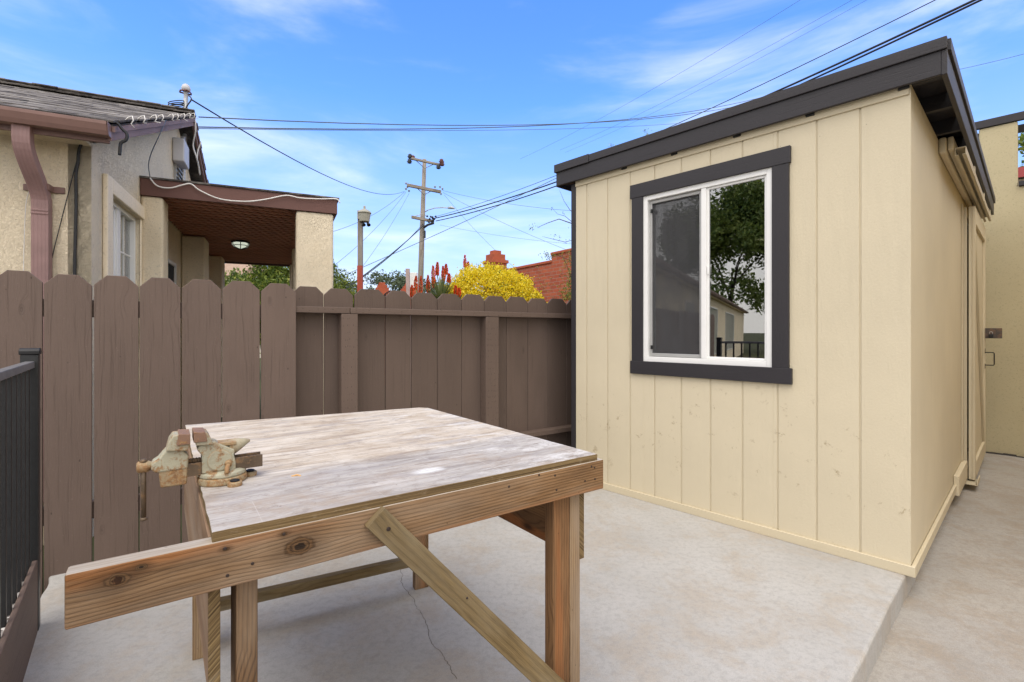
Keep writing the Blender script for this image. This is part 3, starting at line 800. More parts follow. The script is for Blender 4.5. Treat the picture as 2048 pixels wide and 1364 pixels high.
# pull handle and hasp sticking out of the door
p=MB()
hb=3.86
zc=1.22-.27
p.tube([S(hb,.087,zc+.065),S(hb,.15,zc+.065),S(hb,.155,zc+.055),S(hb,.155,zc-.055),S(hb,.15,zc-.065),S(hb,.087,zc-.065)],.005,8)
p.box(S(hb-.01,.087,zc+.055),Z*.05,d2*.02,mo*.003); p.box(S(hb-.01,.087,zc-.1),Z*.05,d2*.02,mo*.003)
p.build('handle',M['blackgloss'],do)
p=MB(); p.box(S(hb+.02,.087,1.16),Z*.105,d2*.006,mo*.125); ha=p.build('hasp_plate',m_plain('hasp_metal',(.09,.075,.065),.5,.3,.3,60,.4,.3,(.2,.12,.08),.5),do,bevel=.002)
pl=thing('padlock','small dark padlock hanging on the hasp at the shed door','padlock',S(hb,.13,1.17))
p=MB(); p.box(S(hb-.02,.115,1.165),Z*.038,d2*.02,mo*.034); p.build('lock_body',M['bolt'],pl,bevel=.004)
p=MB(); cc=S(hb-.01,.132,1.203)
p.tube([cc-mo*.011,cc-mo*.011+Z*.014]+[cc+Z*.014+(mo*(-math.cos(a))+Z*math.sin(a))*.011 for a in [PI*i/8 for i in range(1,8)]]+[cc+mo*.011+Z*.014,cc+mo*.011],.003,6); p.build('shackle',M['alu'],pl,smooth=True)

# ------------------------------------------------------------------ rear stucco wall with pier and black beam
BW=4.47
rw=thing('stucco_wall','cream stucco wall with a tall square pier, behind the shed door','wall',S(BW,.6,-.14))
p=MB(); p.prism([(-2.8,-.16),(5.7,-.16),(5.7,2.80),(.313,2.80),(.313,3.51),(.008,3.51),(.008,2.80),(-2.8,2.80)],S(BW,0,0),mo,Z,d2*.2); p.build('wall',M['cream_stucco'],rw,bevel=.012,seg=3)
p=MB(); p.box(S(BW-.03,.32,2.80),mo*5,d2*.26,Z*.05); p.build('coping',M['char'],rw,bevel=.003)
q=[]
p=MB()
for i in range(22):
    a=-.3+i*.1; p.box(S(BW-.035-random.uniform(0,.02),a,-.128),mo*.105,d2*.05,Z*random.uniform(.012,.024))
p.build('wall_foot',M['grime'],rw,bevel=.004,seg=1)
pb=MB(); pb.box(S(BW-.02,-.35,3.512),mo*4.6,d2*.05,Z*.085); 
tag(pb.build('pergola_beam',M['char'],bevel=.003),'black timber beam lying on top of the stucco pier','beam')
pb=MB(); pb.box(S(BW+.15,-1.2,3.43),mo*5.6,d2*.05,Z*.08)
tag(pb.build('pergola_beam',M['chardark'],bevel=.003),'second black beam just behind and below the front one','beam')
# house and tree over the wall at the far right
hz=thing('cream_house','cream house with a dark red fascia, seen over the stucco wall at the right edge','house',S(9,2.5,-.1))
p=MB(); p.box(S(8.5,.25,-.15),Z*3.9,mo*8,d2*5); p.build('wall',M['smooth_stucco'],hz)
p=MB(); p.box(S(8.2,.1,3.72),mo*8.3,d2*.05,Z*.16); p.build('fascia',M['redtile'],hz)
p=MB(); p.prism([(0,0),(5.6,0),(2.8,.5)],S(8.25,.1,3.88),d2,Z,mo*8.3); p.build('roof',M['tile'],hz)

# ------------------------------------------------------------------ foliage tools
def rdir():
    while True:
        v=V((random.uniform(-1,1),random.uniform(-1,1),random.uniform(-1,1)))
        if .05<v.length<1: return v.normalized()
def leaves(mb,c,rad,n,L,wd,clumps=18,spread=.42,inner=.55,up=.3,flat=1.0,zmin=None):
    cs=[]
    for i in range(clumps):
        d=rdir(); d.z=abs(d.z)*flat if random.random()<.75 else d.z
        rr=random.uniform(inner,1.0)
        cs.append((V((d.x*rad[0],d.y*rad[1],d.z*rad[2]))*rr, random.uniform(.6,1.15)*spread, random.random()))
    for i in range(n):
        cc,sz,cr=random.choice(cs)
        off=rdir()*(random.random()**.5)*sz
        p=c+cc+V((off.x*rad[0],off.y*rad[1],off.z*rad[2]))
        if zmin is not None and p.z<zmin: continue
        d=(rdir()+Z*up+off*.6).normalized(); w=d.cross(rdir()).normalized()
        s=random.uniform(.6,1.25)
        r=min(1,max(0,.55*random.random()+.3*cr+.15*random.random()))
        mb.leaf(p,d,w,L*s,wd*s,0,r)
def tree(name,label,cat,c,rad,trunk_h,n,L,wd,leafm,group=None,clumps=40,tr=.14,base_z=-.17,spread=.3,limbs=7):
    b0=V((c.x,c.y,base_z)); t=thing(name,label,cat,b0,group)
    p=MB(); pts=[b0+Z*0,b0+Z*(trunk_h*.5)+V((.05,.03,0)),b0+Z*trunk_h]; p.tube(pts,[tr,tr*.8,tr*.62],10)
    for i in range(limbs):
        a=2*PI*i/limbs+random.random(); e=c+V((math.cos(a)*rad[0]*.7,math.sin(a)*rad[1]*.7,random.uniform(-.2,.6)*rad[2]))
        m_=b0+Z*trunk_h+(e-b0-Z*trunk_h)*.45+Z*.1*rad[2]
        p.tube([b0+Z*trunk_h*random.uniform(.7,1),m_,e],[tr*.5,tr*.3,tr*.08],6)
    p.build('trunk',M['bark'],t,smooth=True)
    q=MB(); leaves(q,c,rad,n,L,wd,clumps,spread); q.build('crown',leafm,t,recalc=False)
    return t
tree('leafy_tree','dense green tree behind the red fascia at the far right','tree',P(2165,318,16),(2.0,1.6,1.35),3.4,6000,.22,.12,M['hedge'],clumps=50)

# ------------------------------------------------------------------ workbench
TA=V((-1.29,1.93,0)); TB=V((-.426,2.396,0)); TC=V((.257,1.469,0)); TD=V((-.547,.892,0))
TZ=.855; PT=.020
u=(TC-TD).normalized(); vperp=V((-u.y,u.x,0))      # u along the front, vperp to the back
ad=(TA-TD).normalized()
bench=thing('workbench','weathered wooden workbench with plywood top and a diagonal brace','workbench',V(((TA+TC)/2)[:2]+(0,)))
def bvert(pt,z): return V((pt.x,pt.y,z))
# tabletop: polygon prism with UV along u (0..1 over ~1 m)
tb=MB()
poly=[TD,TC,TC+(TB-TC)*.97,TB+(TA-TB)*.035+(TC-TB)*.0,TA]
pl2=[((p-TD).dot(u),(p-TD).dot(vperp)) for p in poly]
# roughened outline
out2=[]
for i in range(len(pl2)):
    a=pl2[i]; b2=pl2[(i+1)%len(pl2)]; L=math.hypot(b2[0]-a[0],b2[1]-a[1]); k=max(1,int(L/.03)) if i!=2 else 1
    for j in range(k):
        t=j/k; nx_,ny_=(b2[1]-a[1])/L,-(b2[0]-a[0])/L; w=random.uniform(-.0008,.0008) if j else 0
        out2.append((a[0]+(b2[0]-a[0])*t+nx_*w,a[1]+(b2[1]-a[1])*t+ny_*w))
tb.prism(out2,bvert(TD,TZ-PT),u,vperp,Z*PT,r=0)
for i in range(2,len(tb.m)): tb.m[i]=1
n0=len(out2)
for i in range(n0):
    L=math.hypot(out2[i][0]-out2[(i+1)%n0][0],out2[i][1]-out2[(i+1)%n0][1])
    tb.uv[2+i]=[(i*.03,0),(i*.03,PT),(i*.03+L,PT),(i*.03+L,0)]
tb.build('tabletop',[M['tabletop'],M['plyedge']],bench,bevel=.0012,seg=1)
def nails(mb,pts,nrm,r=.0035):
    for p_ in pts: mb.lathe(p_-nrm*.001,nrm,[(r,0),(r,.0016),(r*.6,.0024)],8)
# front 2x4
BZ0,BZ1=.748,.8365
fn_=-vperp
xs=-.200; xe=(TC-TD).length+.022
fr_=MB(); fr_.box(TD+u*xs+fn_*(-.034)+Z*BZ0,u*(xe-xs),fn_*.038,Z*(BZ1-BZ0),r=.137)
face0=TD+fn_*.004
def onface(px,py):
    s=hit(px,face0,u); q_=face0+u*s; return V((q_.x,q_.y,zat(py,q_.y)))
def kuv(px,py,r):
    p_=onface(px,py); return (.137*37.1+(p_-TD).dot(u)-xs,.137*11.7+.31+p_.z-BZ0,r)
M['beamwood']=m_wood('beam_lumber',(.33,.20,.10),(.21,.115,.05),(.060,.030,.013),26,(.30,.235,.17),False,1.2,.75,(.36,.14,.04),at=(kuv(600,1092,.019),kuv(234,1160,.012),kuv(283,1134,.006),kuv(452,1098,.004),kuv(568,1068,.004)))
fr_.m[5]=1
M['beamtop']=m_wood('weathered_beam_top',(.60,.54,.47),(.50,.44,.36),(.30,.25,.20),20,(.64,.62,.59),False,.6,.85)
beam=fr_.build('front_beam',[M['beamwood'],M['beamtop']],bench,bevel=.0035)
nl=MB(); face0=TD+fn_*.004
def onface(px,py):
    s=hit(px,face0,u); q_=face0+u*s; return V((q_.x,q_.y,zat(py,q_.y)))
for (x,y) in ((1183,933),(1189,935),(1170,962),(1190,958),(1078,950),(1110,951),(1113,980),(1018,973),(450,1097),(505,1127),(455,1151),(568,1068)):
    nl.lathe(onface(x,y),fn_,[(.0032,-.002),(.0032,.0008),(.002,.0014)],8)
nl.build('nail_heads',M['nail'],beam)
knots_=[]
for (x,y,rx,rz) in ((234,1160,.0075,.0065),):
    c_=onface(x,y); ring=[]
    for k in range(14):
        a=2*PI*k/14; rr=random.uniform(.65,1.15); ring.append(c_+u*math.cos(a)*rx*rr+Z*math.sin(a)*rz*rr+fn_*.0006)
    kn=MB(); kn.face(ring); knots_.append(kn)
M['knot']=m_plain('dark_knot',(.045,.022,.012),.85,0,.8,150,.2,.5,(.22,.11,.05),.52)
for kn in knots_: kn.build('knot_hole',M['knot'],beam,recalc=True)
# back beam
bb=MB(); ab=(TB-TA).normalized(); bb.box(TA+V((ab.y,-ab.x,0))*.05+ab*.02+Z*BZ0,ab*.94,V((-ab.y,ab.x,0))*.038,Z*(BZ1-BZ0)); bb.build('back_beam',M['fir_pale'],bench,bevel=.003)
# side panels of plywood
PZ=.535
def panel(a,e,L,nrm,name,mat,z0=PZ):
    q=MB(); q.box(a+Z*z0,e*L,Z*(BZ1-z0),nrm*.020)
    for i in (0,1): q.m[i]=1
    q.m[4]=q.m[4]
    q.build(name,[mat,M['plyedge']],bench,bevel=.001,seg=1)
adn=V((-ad.y,ad.x,0));  # points to the left/outside
panel(TD+vperp*.035-u*.000+adn*(-.016),ad,1.20,adn,'side_panel',M['ply_side'])
bc=(TB-TC).normalized(); bcn=V((bc.y,-bc.x,0))
panel(TC+bc*.036-bcn*.040,bc,1.06,bcn,'side_panel',M['fir_dark'])
# legs
def leg(o,A,B,mat=M['fir'],z1=BZ1-.002,r=None):
    q=MB(); q.box(o,Z*z1,A,B,r=r); q.build('leg',mat,bench,bevel=.003)
sL=hit(472,TD+vperp*.036,u)
leg(TD+u*sL+vperp*.036,u*.038,vperp*.089,M['fir'])
sR=hit(1107,TC-u*0+vperp*.036,u)
RR=TC+vperp*.036
leg(RR+u*sR,u*.064,vperp*.040,M['fir_dark'],r=.41)
leg(RR+u*(sR+.0655),u*.040,vperp*.089,M['fir_pale'])
# far legs
abn=V((-ab.y,ab.x,0))
sfl=hit(389,TA-abn*.06,ab); leg(TA-abn*.06+ab*sfl,ab*.040,-abn*.089,M['fir_pale'])
sfr=hit(825,TB-abn*.02,ab); leg(TB-abn*.02+ab*sfr,ab*.068,-abn*.038,M['fir'])
# low stretcher
q=MB(); q.box(TA-abn*.055+ab*(sfl+.02)+Z*.112,ab*.90,abn*.038,Z*.043); q.build('stretcher',M['olive'],bench,bevel=.003)
# diagonal brace in front of beam and right leg
q=MB(); f0=TD+fn_*.0045
def fpt(px,py,off=0):
    base=f0+fn_*off; s=hit(px,base,u); q_=base+u*s; return V((q_.x,q_.y,zat(py,q_.y)))
A1=fpt(763,1010); A2=fpt(1113,1348); B1=fpt(727,1050); B2=fpt(1062,1364)
def pc(p_): return ((p_-f0).dot(u),p_.z)
def ext(a,b2,L):
    l=math.hypot(b2[0]-a[0],b2[1]-a[1]); return (a[0]+(b2[0]-a[0])/l*L,a[1]+(b2[1]-a[1])/l*L)
a1,a2,b1,b2_=pc(A1),pc(A2),pc(B1),pc(B2)
e1=ext(a1,a2,.97); e2=ext(b1,b2_,.97)
dl=math.hypot(e1[0]-a1[0],e1[1]-a1[1]); dx,dz=(e1[0]-a1[0])/dl,(e1[1]-a1[1])/dl
# same outline in the board's own axes so that the grain follows its length
def loc(p_): 
    x_,z_=p_[0]-a1[0],p_[1]-a1[1]; return (x_*dx+z_*dz, x_*dz-z_*dx)
dd=u*dx+Z*dz; ww=u*dz-Z*dx
q.prism([loc(a1),loc(e1),loc(e2),loc(b1)],f0+u*a1[0]+Z*a1[1],dd,ww,fn_*.019,r=.62)
br=q.build('brace',M['olive'],bench,bevel=.0025)
q=MB(); q.lathe(fpt(777,1058,.019),fn_,[(.005,-.002),(.005,.001),(.003,.002)],8); q.lathe(fpt(934,1196,.019),fn_,[(.003,-.002),(.003,.001),(.002,.002)],8); q.build('nail_heads',M['nail'],br)
# wood shaving
q=MB(); c_=P(583,953,1.24); c_.z=TZ; q.tube([c_,c_+V((.012,.004,.003)),c_+V((.022,.004,.0))],.0022,6)
tag(q.build('wood_chip',m_plain('chip',(.62,.36,.14),.7)),'tiny orange wood chip lying on the workbench top','wood chip')

# ------------------------------------------------------------------ bench vise
V0=V((-.715,1.20,TZ)); va=V((.812,.583,0)).normalized(); vb=V((.583,-.812,0)).normalized()   # va along the screw, vb towards camera
def W(s,b,z): return V0+va*s+vb*b+Z*z
vise=thing('bench_vise','rusty pale green bench vise bolted to the workbench corner','vise',V0)
def prof(poly,b0,b1,name,mat,bev=.004,par=None,seg=3,sub=0):
    q=MB(); q.prism(poly,W(0,b0,0),va,Z,vb*(b1-b0)); return q.build(name,mat,par or vise,bevel=bev,seg=seg)
q=MB(); q.lathe(W(0.004,0,0),Z,[(.050,0),(.053,.003),(.053,.015),(.050,.018)],40); vbse=q.build('base',M['viserust'],vise,bevel=.002)
q=MB(); q.lathe(W(0.004,0,.0185),Z,[(.050,0),(.051,.003),(.050,.009),(.040,.013)],40); q.build('swivel_plate',M['vise'],vise,bevel=.001)
for (s,b,s2,b2,nm) in ((.02,.05,.024,.060,''),(.052,-.01,.066,-.014,''),(-.02,-.05,-.024,-.06,'')):
    q=MB(); q.lathe(W(s2,b2,.0),Z,[(.016,0),(.016,.009),(.014,.011)],20); lg=q.build('lug',M['viserust'],vbse,bevel=.001)
for (s2,b2) in ((.024,.060),(.066,-.014),(-.024,-.06)):
    q=MB(); q.lathe(W(s2,b2,.011),Z,[(.010,0),(.0105,.003),(.005,.005)],16); q.build('bolt',M['bolt'],vbse)
# body with jaw and anvil
body=[(-.042,.030),(.030,.030),(.030,.046),(.026,.060),(.034,.074),(.060,.088),(.060,.0915),(.034,.097),(-.008,.097),(-.012,.100),(-.024,.118),(-.030,.133),(-.058,.133),(-.060,.100),(-.052,.092),(-.047,.078),(-.042,.070)]
prof([(-.040,.030),(.030,.030),(.030,.048),(.026,.066),(.028,.078),(-.006,.098),(-.014,.104),(-.030,.104),(-.046,.098),(-.050,.088),(-.040,.074)],-.024,.026,'body',M['vise'],.0032)
q=MB(); q.box(W(-.014,-.020,.089),va*.046,vb*.040,Z*.009); q.build('anvil',M['viserust'],vise,bevel=.002)
q=MB(); q.tube([W(.020,0,.080),W(.036,0,.0865),W(.050,0,.0905),W(.0640,0,.093)],[.020,.016,.0105,.003],14); q.build('horn',M['vise'],vise,smooth=True)
prof([(-.053,.100),(-.018,.098),(-.024,.118),(-.030,.128),(-.053,.130)],-.034,.034,'fixed_jaw',M['vise'],.0028)
prof([(-.057,.108),(-.030,.108),(-.034,.1305),(-.057,.1325)],-.037,.037,'jaw_plate',M['visejaw'],.0012)
q=MB(); q.lathe(W(-.004,.026,.058),vb,[(.026,-.002),(.026,.0022),(.023,.0032)],36)
q.build('side_boss',M['vise'],vise)
q=MB(); q.tube([W(.014,.030,.048),W(.010,.040,.040),W(.008,.052,.030)],[.005,.0055,.0048],10); q.tube([W(.014,.026,.050),W(.013,.034,.046)],.008,10); q.build('lock_lever',M['viserust'],vise,smooth=True)
# sliding bar (U-channel) and screw
q=MB()
q.box(W(-.115,.014,.027),va*.205,vb*.005,Z*.030); q.box(W(-.115,-.019,.027),va*.205,vb*.005,Z*.030); q.box(W(-.115,-.014,.027),va*.205,vb*.028,Z*.005)
q.build('slide_bar',M['visebar'],vise,bevel=.001)
q=MB(); prf=[]
for i in range(40): prf.append((.0075 if i%2 else .0062,-.12+i*.0028))
q.lathe(W(0,-.002,.058),va,prf,14); q.lathe(W(0,-.002,.058),va,[(.0066,-.02),(.0066,.03)],10); q.build('screw',M['visebar'],vise)
# moving jaw
mj=[(-.128,.018),(-.066,.012),(-.064,.040),(-.064,.078),(-.064,.098),(-.074,.106),(-.100,.104),(-.112,.090),(-.128,.078),(-.138,.070),(-.140,.056),(-.132,.044)]
prof([(-.120,.010),(-.070,.010),(-.068,.050),(-.124,.050)],-.020,.022,'jaw_foot',M['viserust'],.004)
prof([(-.130,.046),(-.068,.046),(-.066,.076),(-.080,.096),(-.104,.102),(-.114,.092),(-.124,.078),(-.136,.070),(-.138,.056)],-.022,.024,'moving_jaw',M['vise'],.005)
prof([(-.110,.094),(-.068,.090),(-.066,.106),(-.070,.128),(-.096,.130),(-.104,.118)],-.032,.032,'moving_jaw',M['vise'],.0035)
prof([(-.090,.106),(-.0635,.106),(-.0635,.1295),(-.086,.1315)],-.037,.037,'jaw_plate',M['visejaw'],.0012)
q=MB(); q.lathe(W(-.164,0,.060),va,[(.009,0),(.013,.003),(.0135,.020),(.010,.026),(.008,.034)],20); sh=q.build('screw_head',M['viserust'],vise)
q=MB(); hp=W(-.151,.002,.072); q.tube([hp,hp-Z*.128],.0052,12); q.lathe(hp-Z*.004,Z,[(.004,0),(.0078,.003),(.0078,.007),(.004,.0105)],16); q.lathe(hp-Z*.134,Z,[(.0055,0),(.0078,.002),(.0072,.005),(.005,.008)],16)
q.build('handle_bar',M['visebar'],sh,smooth=True)

# ------------------------------------------------------------------ neighbour's house
before=set(COL.objects)
K=V((-3.44,4.0,0)); eh=V((.9034,.4286,0)); gg=V((-.4286,.9034,0))
def G(t,o,z): return K+gg*t+eh*o+Z*z        # gable wall: t away, o out (right)
def Fw(s,o,z): return K-eh*s-gg*o+Z*z       # front wall: s to the left, o towards us
house=thing('stucco_house','neighbouring stucco house with grey shingle roof and brown gutter, over the fence','house',G(3,-3,-.17))
EZ=2.86; RT=3.79; RZ2=4.53; LEN=34; OV=.2
sl=(RZ2-EZ)/(RT+.25)
p=MB(); p.box(Fw(LEN,-.15,-.6),eh*LEN,-gg*.15,Z*(2.78+.6)); p.build('front_wall',M['house_stucco'],house)
# gable wall with window opening
gw=MB()
def gpoly(poly): gw.prism(poly,G(0,-.15,0),gg,Z,eh*.15,r=.1)
T0,T1=.42,1.49; WT,WB=2.465,1.15
ztop=lambda t: 2.78+ (t if t<RT else 2*RT-t)*sl-.02
gpoly([(.15,-.6),(T0,-.6),(T0,ztop(T0)),(.15,ztop(.15))])
gpoly([(T0,-.6),(T1,-.6),(T1,WB),(T0,WB)]); gpoly([(T0,WT),(T1,WT),(T1,ztop(T1)),(T0,ztop(T0))])
gpoly([(T1,-.6),(7.4,-.6),(7.4,ztop(7.4)),(RT,ztop(RT)),(T1,ztop(T1))])
gw.prism([(0,-.55),(.15,-.55),(.15,ztop(.15)),(0,ztop(0))],G(0,-.15,0)+V((0,0,0)),gg,Z,eh*.15,r=.1)
gw.build('gable_wall',M['gable_stucco'],house)
# window with stucco surround
ws=MB(); ws.box(G(T0-.155,.001,WB-.1),Z*(WT-WB+.24),gg*.155,eh*.04); ws.box(G(T0,.001,WT),gg*(T1-T0+.10),Z*.14,eh*.04); ws.box(G(T1,.001,WB-.1),Z*(WT-WB+.1),gg*.05,eh*.02)
w_=MB()
def gfr(mb,t0,t1,z0,z1,w,o0,o1):
    mb.box(G(t0,o0,z0),Z*(z1-z0),gg*w,eh*(o1-o0)); mb.box(G(t1-w,o0,z0),Z*(z1-z0),gg*w,eh*(o1-o0))
    mb.box(G(t0+w,o0,z0),gg*(t1-t0-2*w),Z*w,eh*(o1-o0)); mb.box(G(t0+w,o0,z1-w),gg*(t1-t0-2*w),Z*w,eh*(o1-o0))
gfr(w_,T0,T1,WB,WT,.04,-.09,-.03); tm=.86
w_.box(G(tm,-.085,WB+.04),Z*(WT-WB-.08),gg*.10,eh*.05)
hw=w_.build('window',M['plastic'],house,bevel=.003)
ws.build('stucco_surround',M['smooth_stucco'],hw,bevel=.015)
p=MB(); gfr(p,T0+.04,tm,WB+.04,WT-.04,.035,-.085,-.055); p.build('sash',M['plastic'],hw,bevel=.002)
p=MB(); p.box(G(T0+.04,-.075,WB+.04),Z*(WT-WB-.08),gg*(T1-T0-.08),eh*.004); p.build('pane',M['glass2'],hw)
p=MB()
for t in ((T0+.04+tm)/2,(tm+.10+T1-.04)/2): p.box(G(t-.008,-.083,WB+.04),Z*(WT-WB-.08),gg*.016,eh*.02)
for z in (2.03,1.6): p.box(G(T0+.04,-.082,z),gg*(T1-T0-.08),Z*.016,eh*.018)
p.build('muntins',M['plastic'],hw)
p=MB()
for i in range(14):
    t=T0+.05+i*.072; p.box(G(t,-.14,WB),Z*(WT-WB),gg*.075,eh*.004+gg*.0)
p.build('blinds',M['blind'],hw)
# second window under the porch
p=MB(); gfr(p,2.72,3.45,1.1,2.22,.05,.0,.03); h2=p.build('window',M['plastic'],house,bevel=.003)
p=MB(); p.box(G(2.76,.004,1.14),Z*1.04,gg*.65,eh*.004); p.build('pane',M['dark'],h2)
# front windows seen only as reflections in the shed window
def mirror(px,py,d):
    q_=P(px,py,d); n=-d2; return q_-n*(2*(q_-C).dot(n))
for s0,wd_,z0,z1 in ((2.6,.75,1.5,2.2),(7.5,1.6,1.2,2.25),(13,3.2,.2,2.35),(20,5,.2,2.35)):
    p=MB(); o0=.002
    p.box(Fw(s0+wd_,o0,z0),eh*wd_,-gg*.04,Z*.05); p.box(Fw(s0+wd_,o0,z1-.05),eh*wd_,-gg*.04,Z*.05)
    p.box(Fw(s0+wd_,o0,z0+.05),Z*(z1-z0-.1),eh*.05,-gg*.04); p.box(Fw(s0+.05,o0,z0+.05),Z*(z1-z0-.1),eh*.05,-gg*.04)
    w3=p.build('window',M['plastic'],house,bevel=.003)
    p=MB(); p.box(Fw(s0+wd_-.05,.004,z0+.05),eh*(wd_-.1),-gg*.004,Z*(z1-z0-.1)); p.build('pane',M['dark'],w3)
    if wd_>1:
        p=MB()
        for i in range(int((wd_-.2)/.15)): p.box(Fw(s0+.14+i*.15,.010,z0+.06),Z*(z1-z0-.12),-eh*(.03+.05*random.random()),-gg*.01)
        p.build('blinds',M['blind'],w3)
# roof shingles in courses
rs=MB()
def roofslope(t0,z0,t1,z1,sgn):
    L=math.hypot(t1-t0,z1-z0); n=int(L/.135); sd=(gg*(t1-t0)+Z*(z1-z0)).normalized(); nn=(eh.cross(sd)); nn=nn if nn.z>0 else -nn
    for i in range(n+1):
        s=L*i/n*1.0
        x=OV+.015+(random.random()*.02)
        org=K+gg*t0+Z*z0+sd*(s-.02)
        xx=x; k=0
        while xx>-LEN-.3:
            w=random.uniform(.17,.32) if xx>-7 else 1.4
            th_=.010+random.uniform(0,.007)
            rs.box(org+eh*(xx-w)-sd*random.uniform(0,.012)+nn*.012,eh*(w-.004),sd*.155,(nn*th_-sd*0.0))
            xx-=w
    return nn
rs.prism([(-.25,EZ),(RT,RZ2),(2*RT+.25,EZ),(2*RT+.25,EZ-.03),(RT,RZ2-.035),(-.25,EZ-.03)],K-eh*LEN,gg,Z,eh*(LEN+OV),r=.2)
roofslope(-.27,EZ,RT,RZ2,1); roofslope(2*RT+.27,EZ,RT,RZ2,-1)
for i in range(44):  # ridge caps
    s=OV-.02-i*.19
    rs.prism([(-.16,-.055),(0,.012),(.16,-.055),(.15,-.07),(0,-.006),(-.15,-.07)],K+gg*RT+eh*(s-.22)+Z*(RZ2+.05+.010),gg,Z,eh*.225+Z*.008)
roofo=rs.build('roof',M['shingle'],house)
# rake boards and soffit
for a,b2 in ((-.27,RT),(2*RT+.27,RT)):
    za=EZ; A=K+gg*a+Z*(za-.002); B=K+gg*b2+Z*(RZ2-.002)
    dn=V((0,0,-1))
    for w0,w1,o,th_ in ((.03,.135,OV-.03,.028),(.018,.065,OV-.001,.02)):
        q=MB(); q.prism([(0,0),(1,0)],A,Z,Z,Z) if False else None
        pts=[A+eh*o+dn*w0,B+eh*o+dn*w0,B+eh*o+dn*w1,A+eh*o+dn*w1]
        q.v=[tuple(x) for x in pts]+[tuple(x+eh*th_) for x in pts]
        L=(B-A).length
        for f,uvv in (((0,1,2,3),[(0,0),(L,0),(L,w1-w0),(0,w1-w0)]),((4,7,6,5),[(0,0),(0,w1-w0),(L,w1-w0),(L,0)]),((0,4,5,1),[(0,0),(0,th_),(L,th_),(L,0)]),((3,2,6,7),[(0,0),(L,0),(L,th_),(0,th_)]),((0,3,7,4),[(0,0)]*4),((1,5,6,2),[(0,0)]*4)):
            q.f.append(f); q.uv.append(uvv); q.r.append(.4); q.m.append(0)
        q.build('rake_board',M['rake'],roofo,bevel=.002,seg=1)
# gutter
gt=MB(); gp_=[(0,0),(.07,0),(.085,.03),(.10,.075),(.10,.10),(.094,.10),(.094,.078),(.078,.034),(.064,.006),(.006,.006),(.006,.10),(0,.10)]
gs=MF0
gt.prism(gp_,K-gg*.27+eh*(OV-.01)+Z*(EZ-.118),-gg,Z,-eh*LEN)
gt.prism([(0,0),(.07,0),(.085,.03),(.10,.075),(.10,.10),(0,.10)],K-gg*.27+eh*(OV-.006)+Z*(EZ-.118),-gg,Z,eh*.004)
go=gt.build('gutter',M['gutter'],house,bevel=.002,seg=1)
p=MB(); p.box(K-gg*.25-eh*LEN+Z*(EZ-.15),eh*(LEN+OV-.02),gg*.02,Z*.13); p.build('fascia_board',M['rake'],roofo)
p=MB(); p.box(K-gg*.23-eh*LEN+Z*(EZ-.12),eh*(LEN+.0),gg*.25,Z*.02); p.build('soffit',M['house_stucco'],roofo)
# downspout: ribbed rectangular section
sd_=hit(83,(K-gg*.06)[:2],eh[:2]); sd_=-sd_
def spout(path,wd_,dp):
    q=MB(); prf=[]
    k=9
    for i in range(k+1):
        x=-wd_/2+wd_*i/k; prf.append((x,dp/2+(.004 if i%2 else 0)))
    prf+= [(wd_/2,-dp/2),(-wd_/2,-dp/2)]
    n=len(prf); rings=[]
    for j,(pt,tn) in enumerate(path):
        nn=eh.cross(tn).normalized()
        if nn.dot(-gg)<0: nn=-nn
        b=len(q.v); rings.append(b)
        for x,y in prf: q.v.append(tuple(pt+eh*x+nn*y))
    for j in range(len(path)-1):
        for i in range(n):
            q.f.append((rings[j]+i,rings[j]+(i+1)%n,rings[j+1]+(i+1)%n,rings[j+1]+i)); q.uv.append([(0,0)]*4); q.r.append(.5); q.m.append(0)
    return q
top=Fw(sd_,.30,EZ-.12)
path=[(Fw(sd_+.035,.27,EZ-.11),-Z),(Fw(sd_+.035,.27,EZ-.20),-Z)]
cps=[]
for i in range(13):
    t=i/12; e_=t*t*(3-2*t); cps.append(Fw(sd_+.035*(1-e_),.27-.215*e_,EZ-.20-.44*t))
for i in range(1,12): path.append((cps[i],(cps[i+1]-cps[i-1]).normalized()))
path.append((Fw(sd_,.055,EZ-.66),-Z))
for i in range(5): path.append((Fw(sd_,.055+(.006 if i%2 else 0),EZ-.68-.012*i),-Z))
path.append((Fw(sd_,.055,-.1),-Z))
dso=spout(path,.105,.075).build('downspout',M['spout'],house,bevel=.003,seg=1)
p=MB(); zb=zat(383,3.85)
p.box(Fw(sd_+.125,.004,zb),eh*.25,-gg*.012,Z*.05); p.box(Fw(sd_+.058,.004,zb),eh*.116,-gg*.094,Z*.05); p.build('strap',M['gutter'],dso,bevel=.003)
# cables on the wall
def cable(name,label,cat,pts,r,mat,group=None,n=6,smooth=3,tw=None):
    P_=[V(p_) for p_ in pts]; out=[]
    for i in range(len(P_)-1):
        p0=P_[max(i-1,0)]; p1=P_[i]; p2=P_[i+1]; p3=P_[min(i+2,len(P_)-1)]
        for k in range(smooth):
            t=k/smooth
            out.append(.5*((2*p1)+(p2-p0)*t+(2*p0-5*p1+4*p2-p3)*t*t+(3*p1-p0-3*p2+p3)*t**3))
    out.append(P_[-1]); q=MB(); q.tube(out,r,n); o=q.build(name,mat,smooth=True); tag(o,label,cat,group); return o
def onF(px,py,o=.012):
    s=-hit(px,(K-gg*o)[:2],eh[:2]); q_=Fw(s,o,0); return V((q_.x,q_.y,zat(py,q_.y)))
def onG(px,py,o=.012):
    t=hit(px,(K+eh*o)[:2],gg[:2]); q_=G(t,o,0); return V((q_.x,q_.y,zat(py,q_.y)))
cable('wall_cable','thick black cable bundle running down the stucco wall left of the corner','cable',[onF(168,277),onF(158,300),onF(156,325),onF(152,350),onF(152,420),onF(150,500),onF(149,560),onF(149,640)],.011,M['cable'])
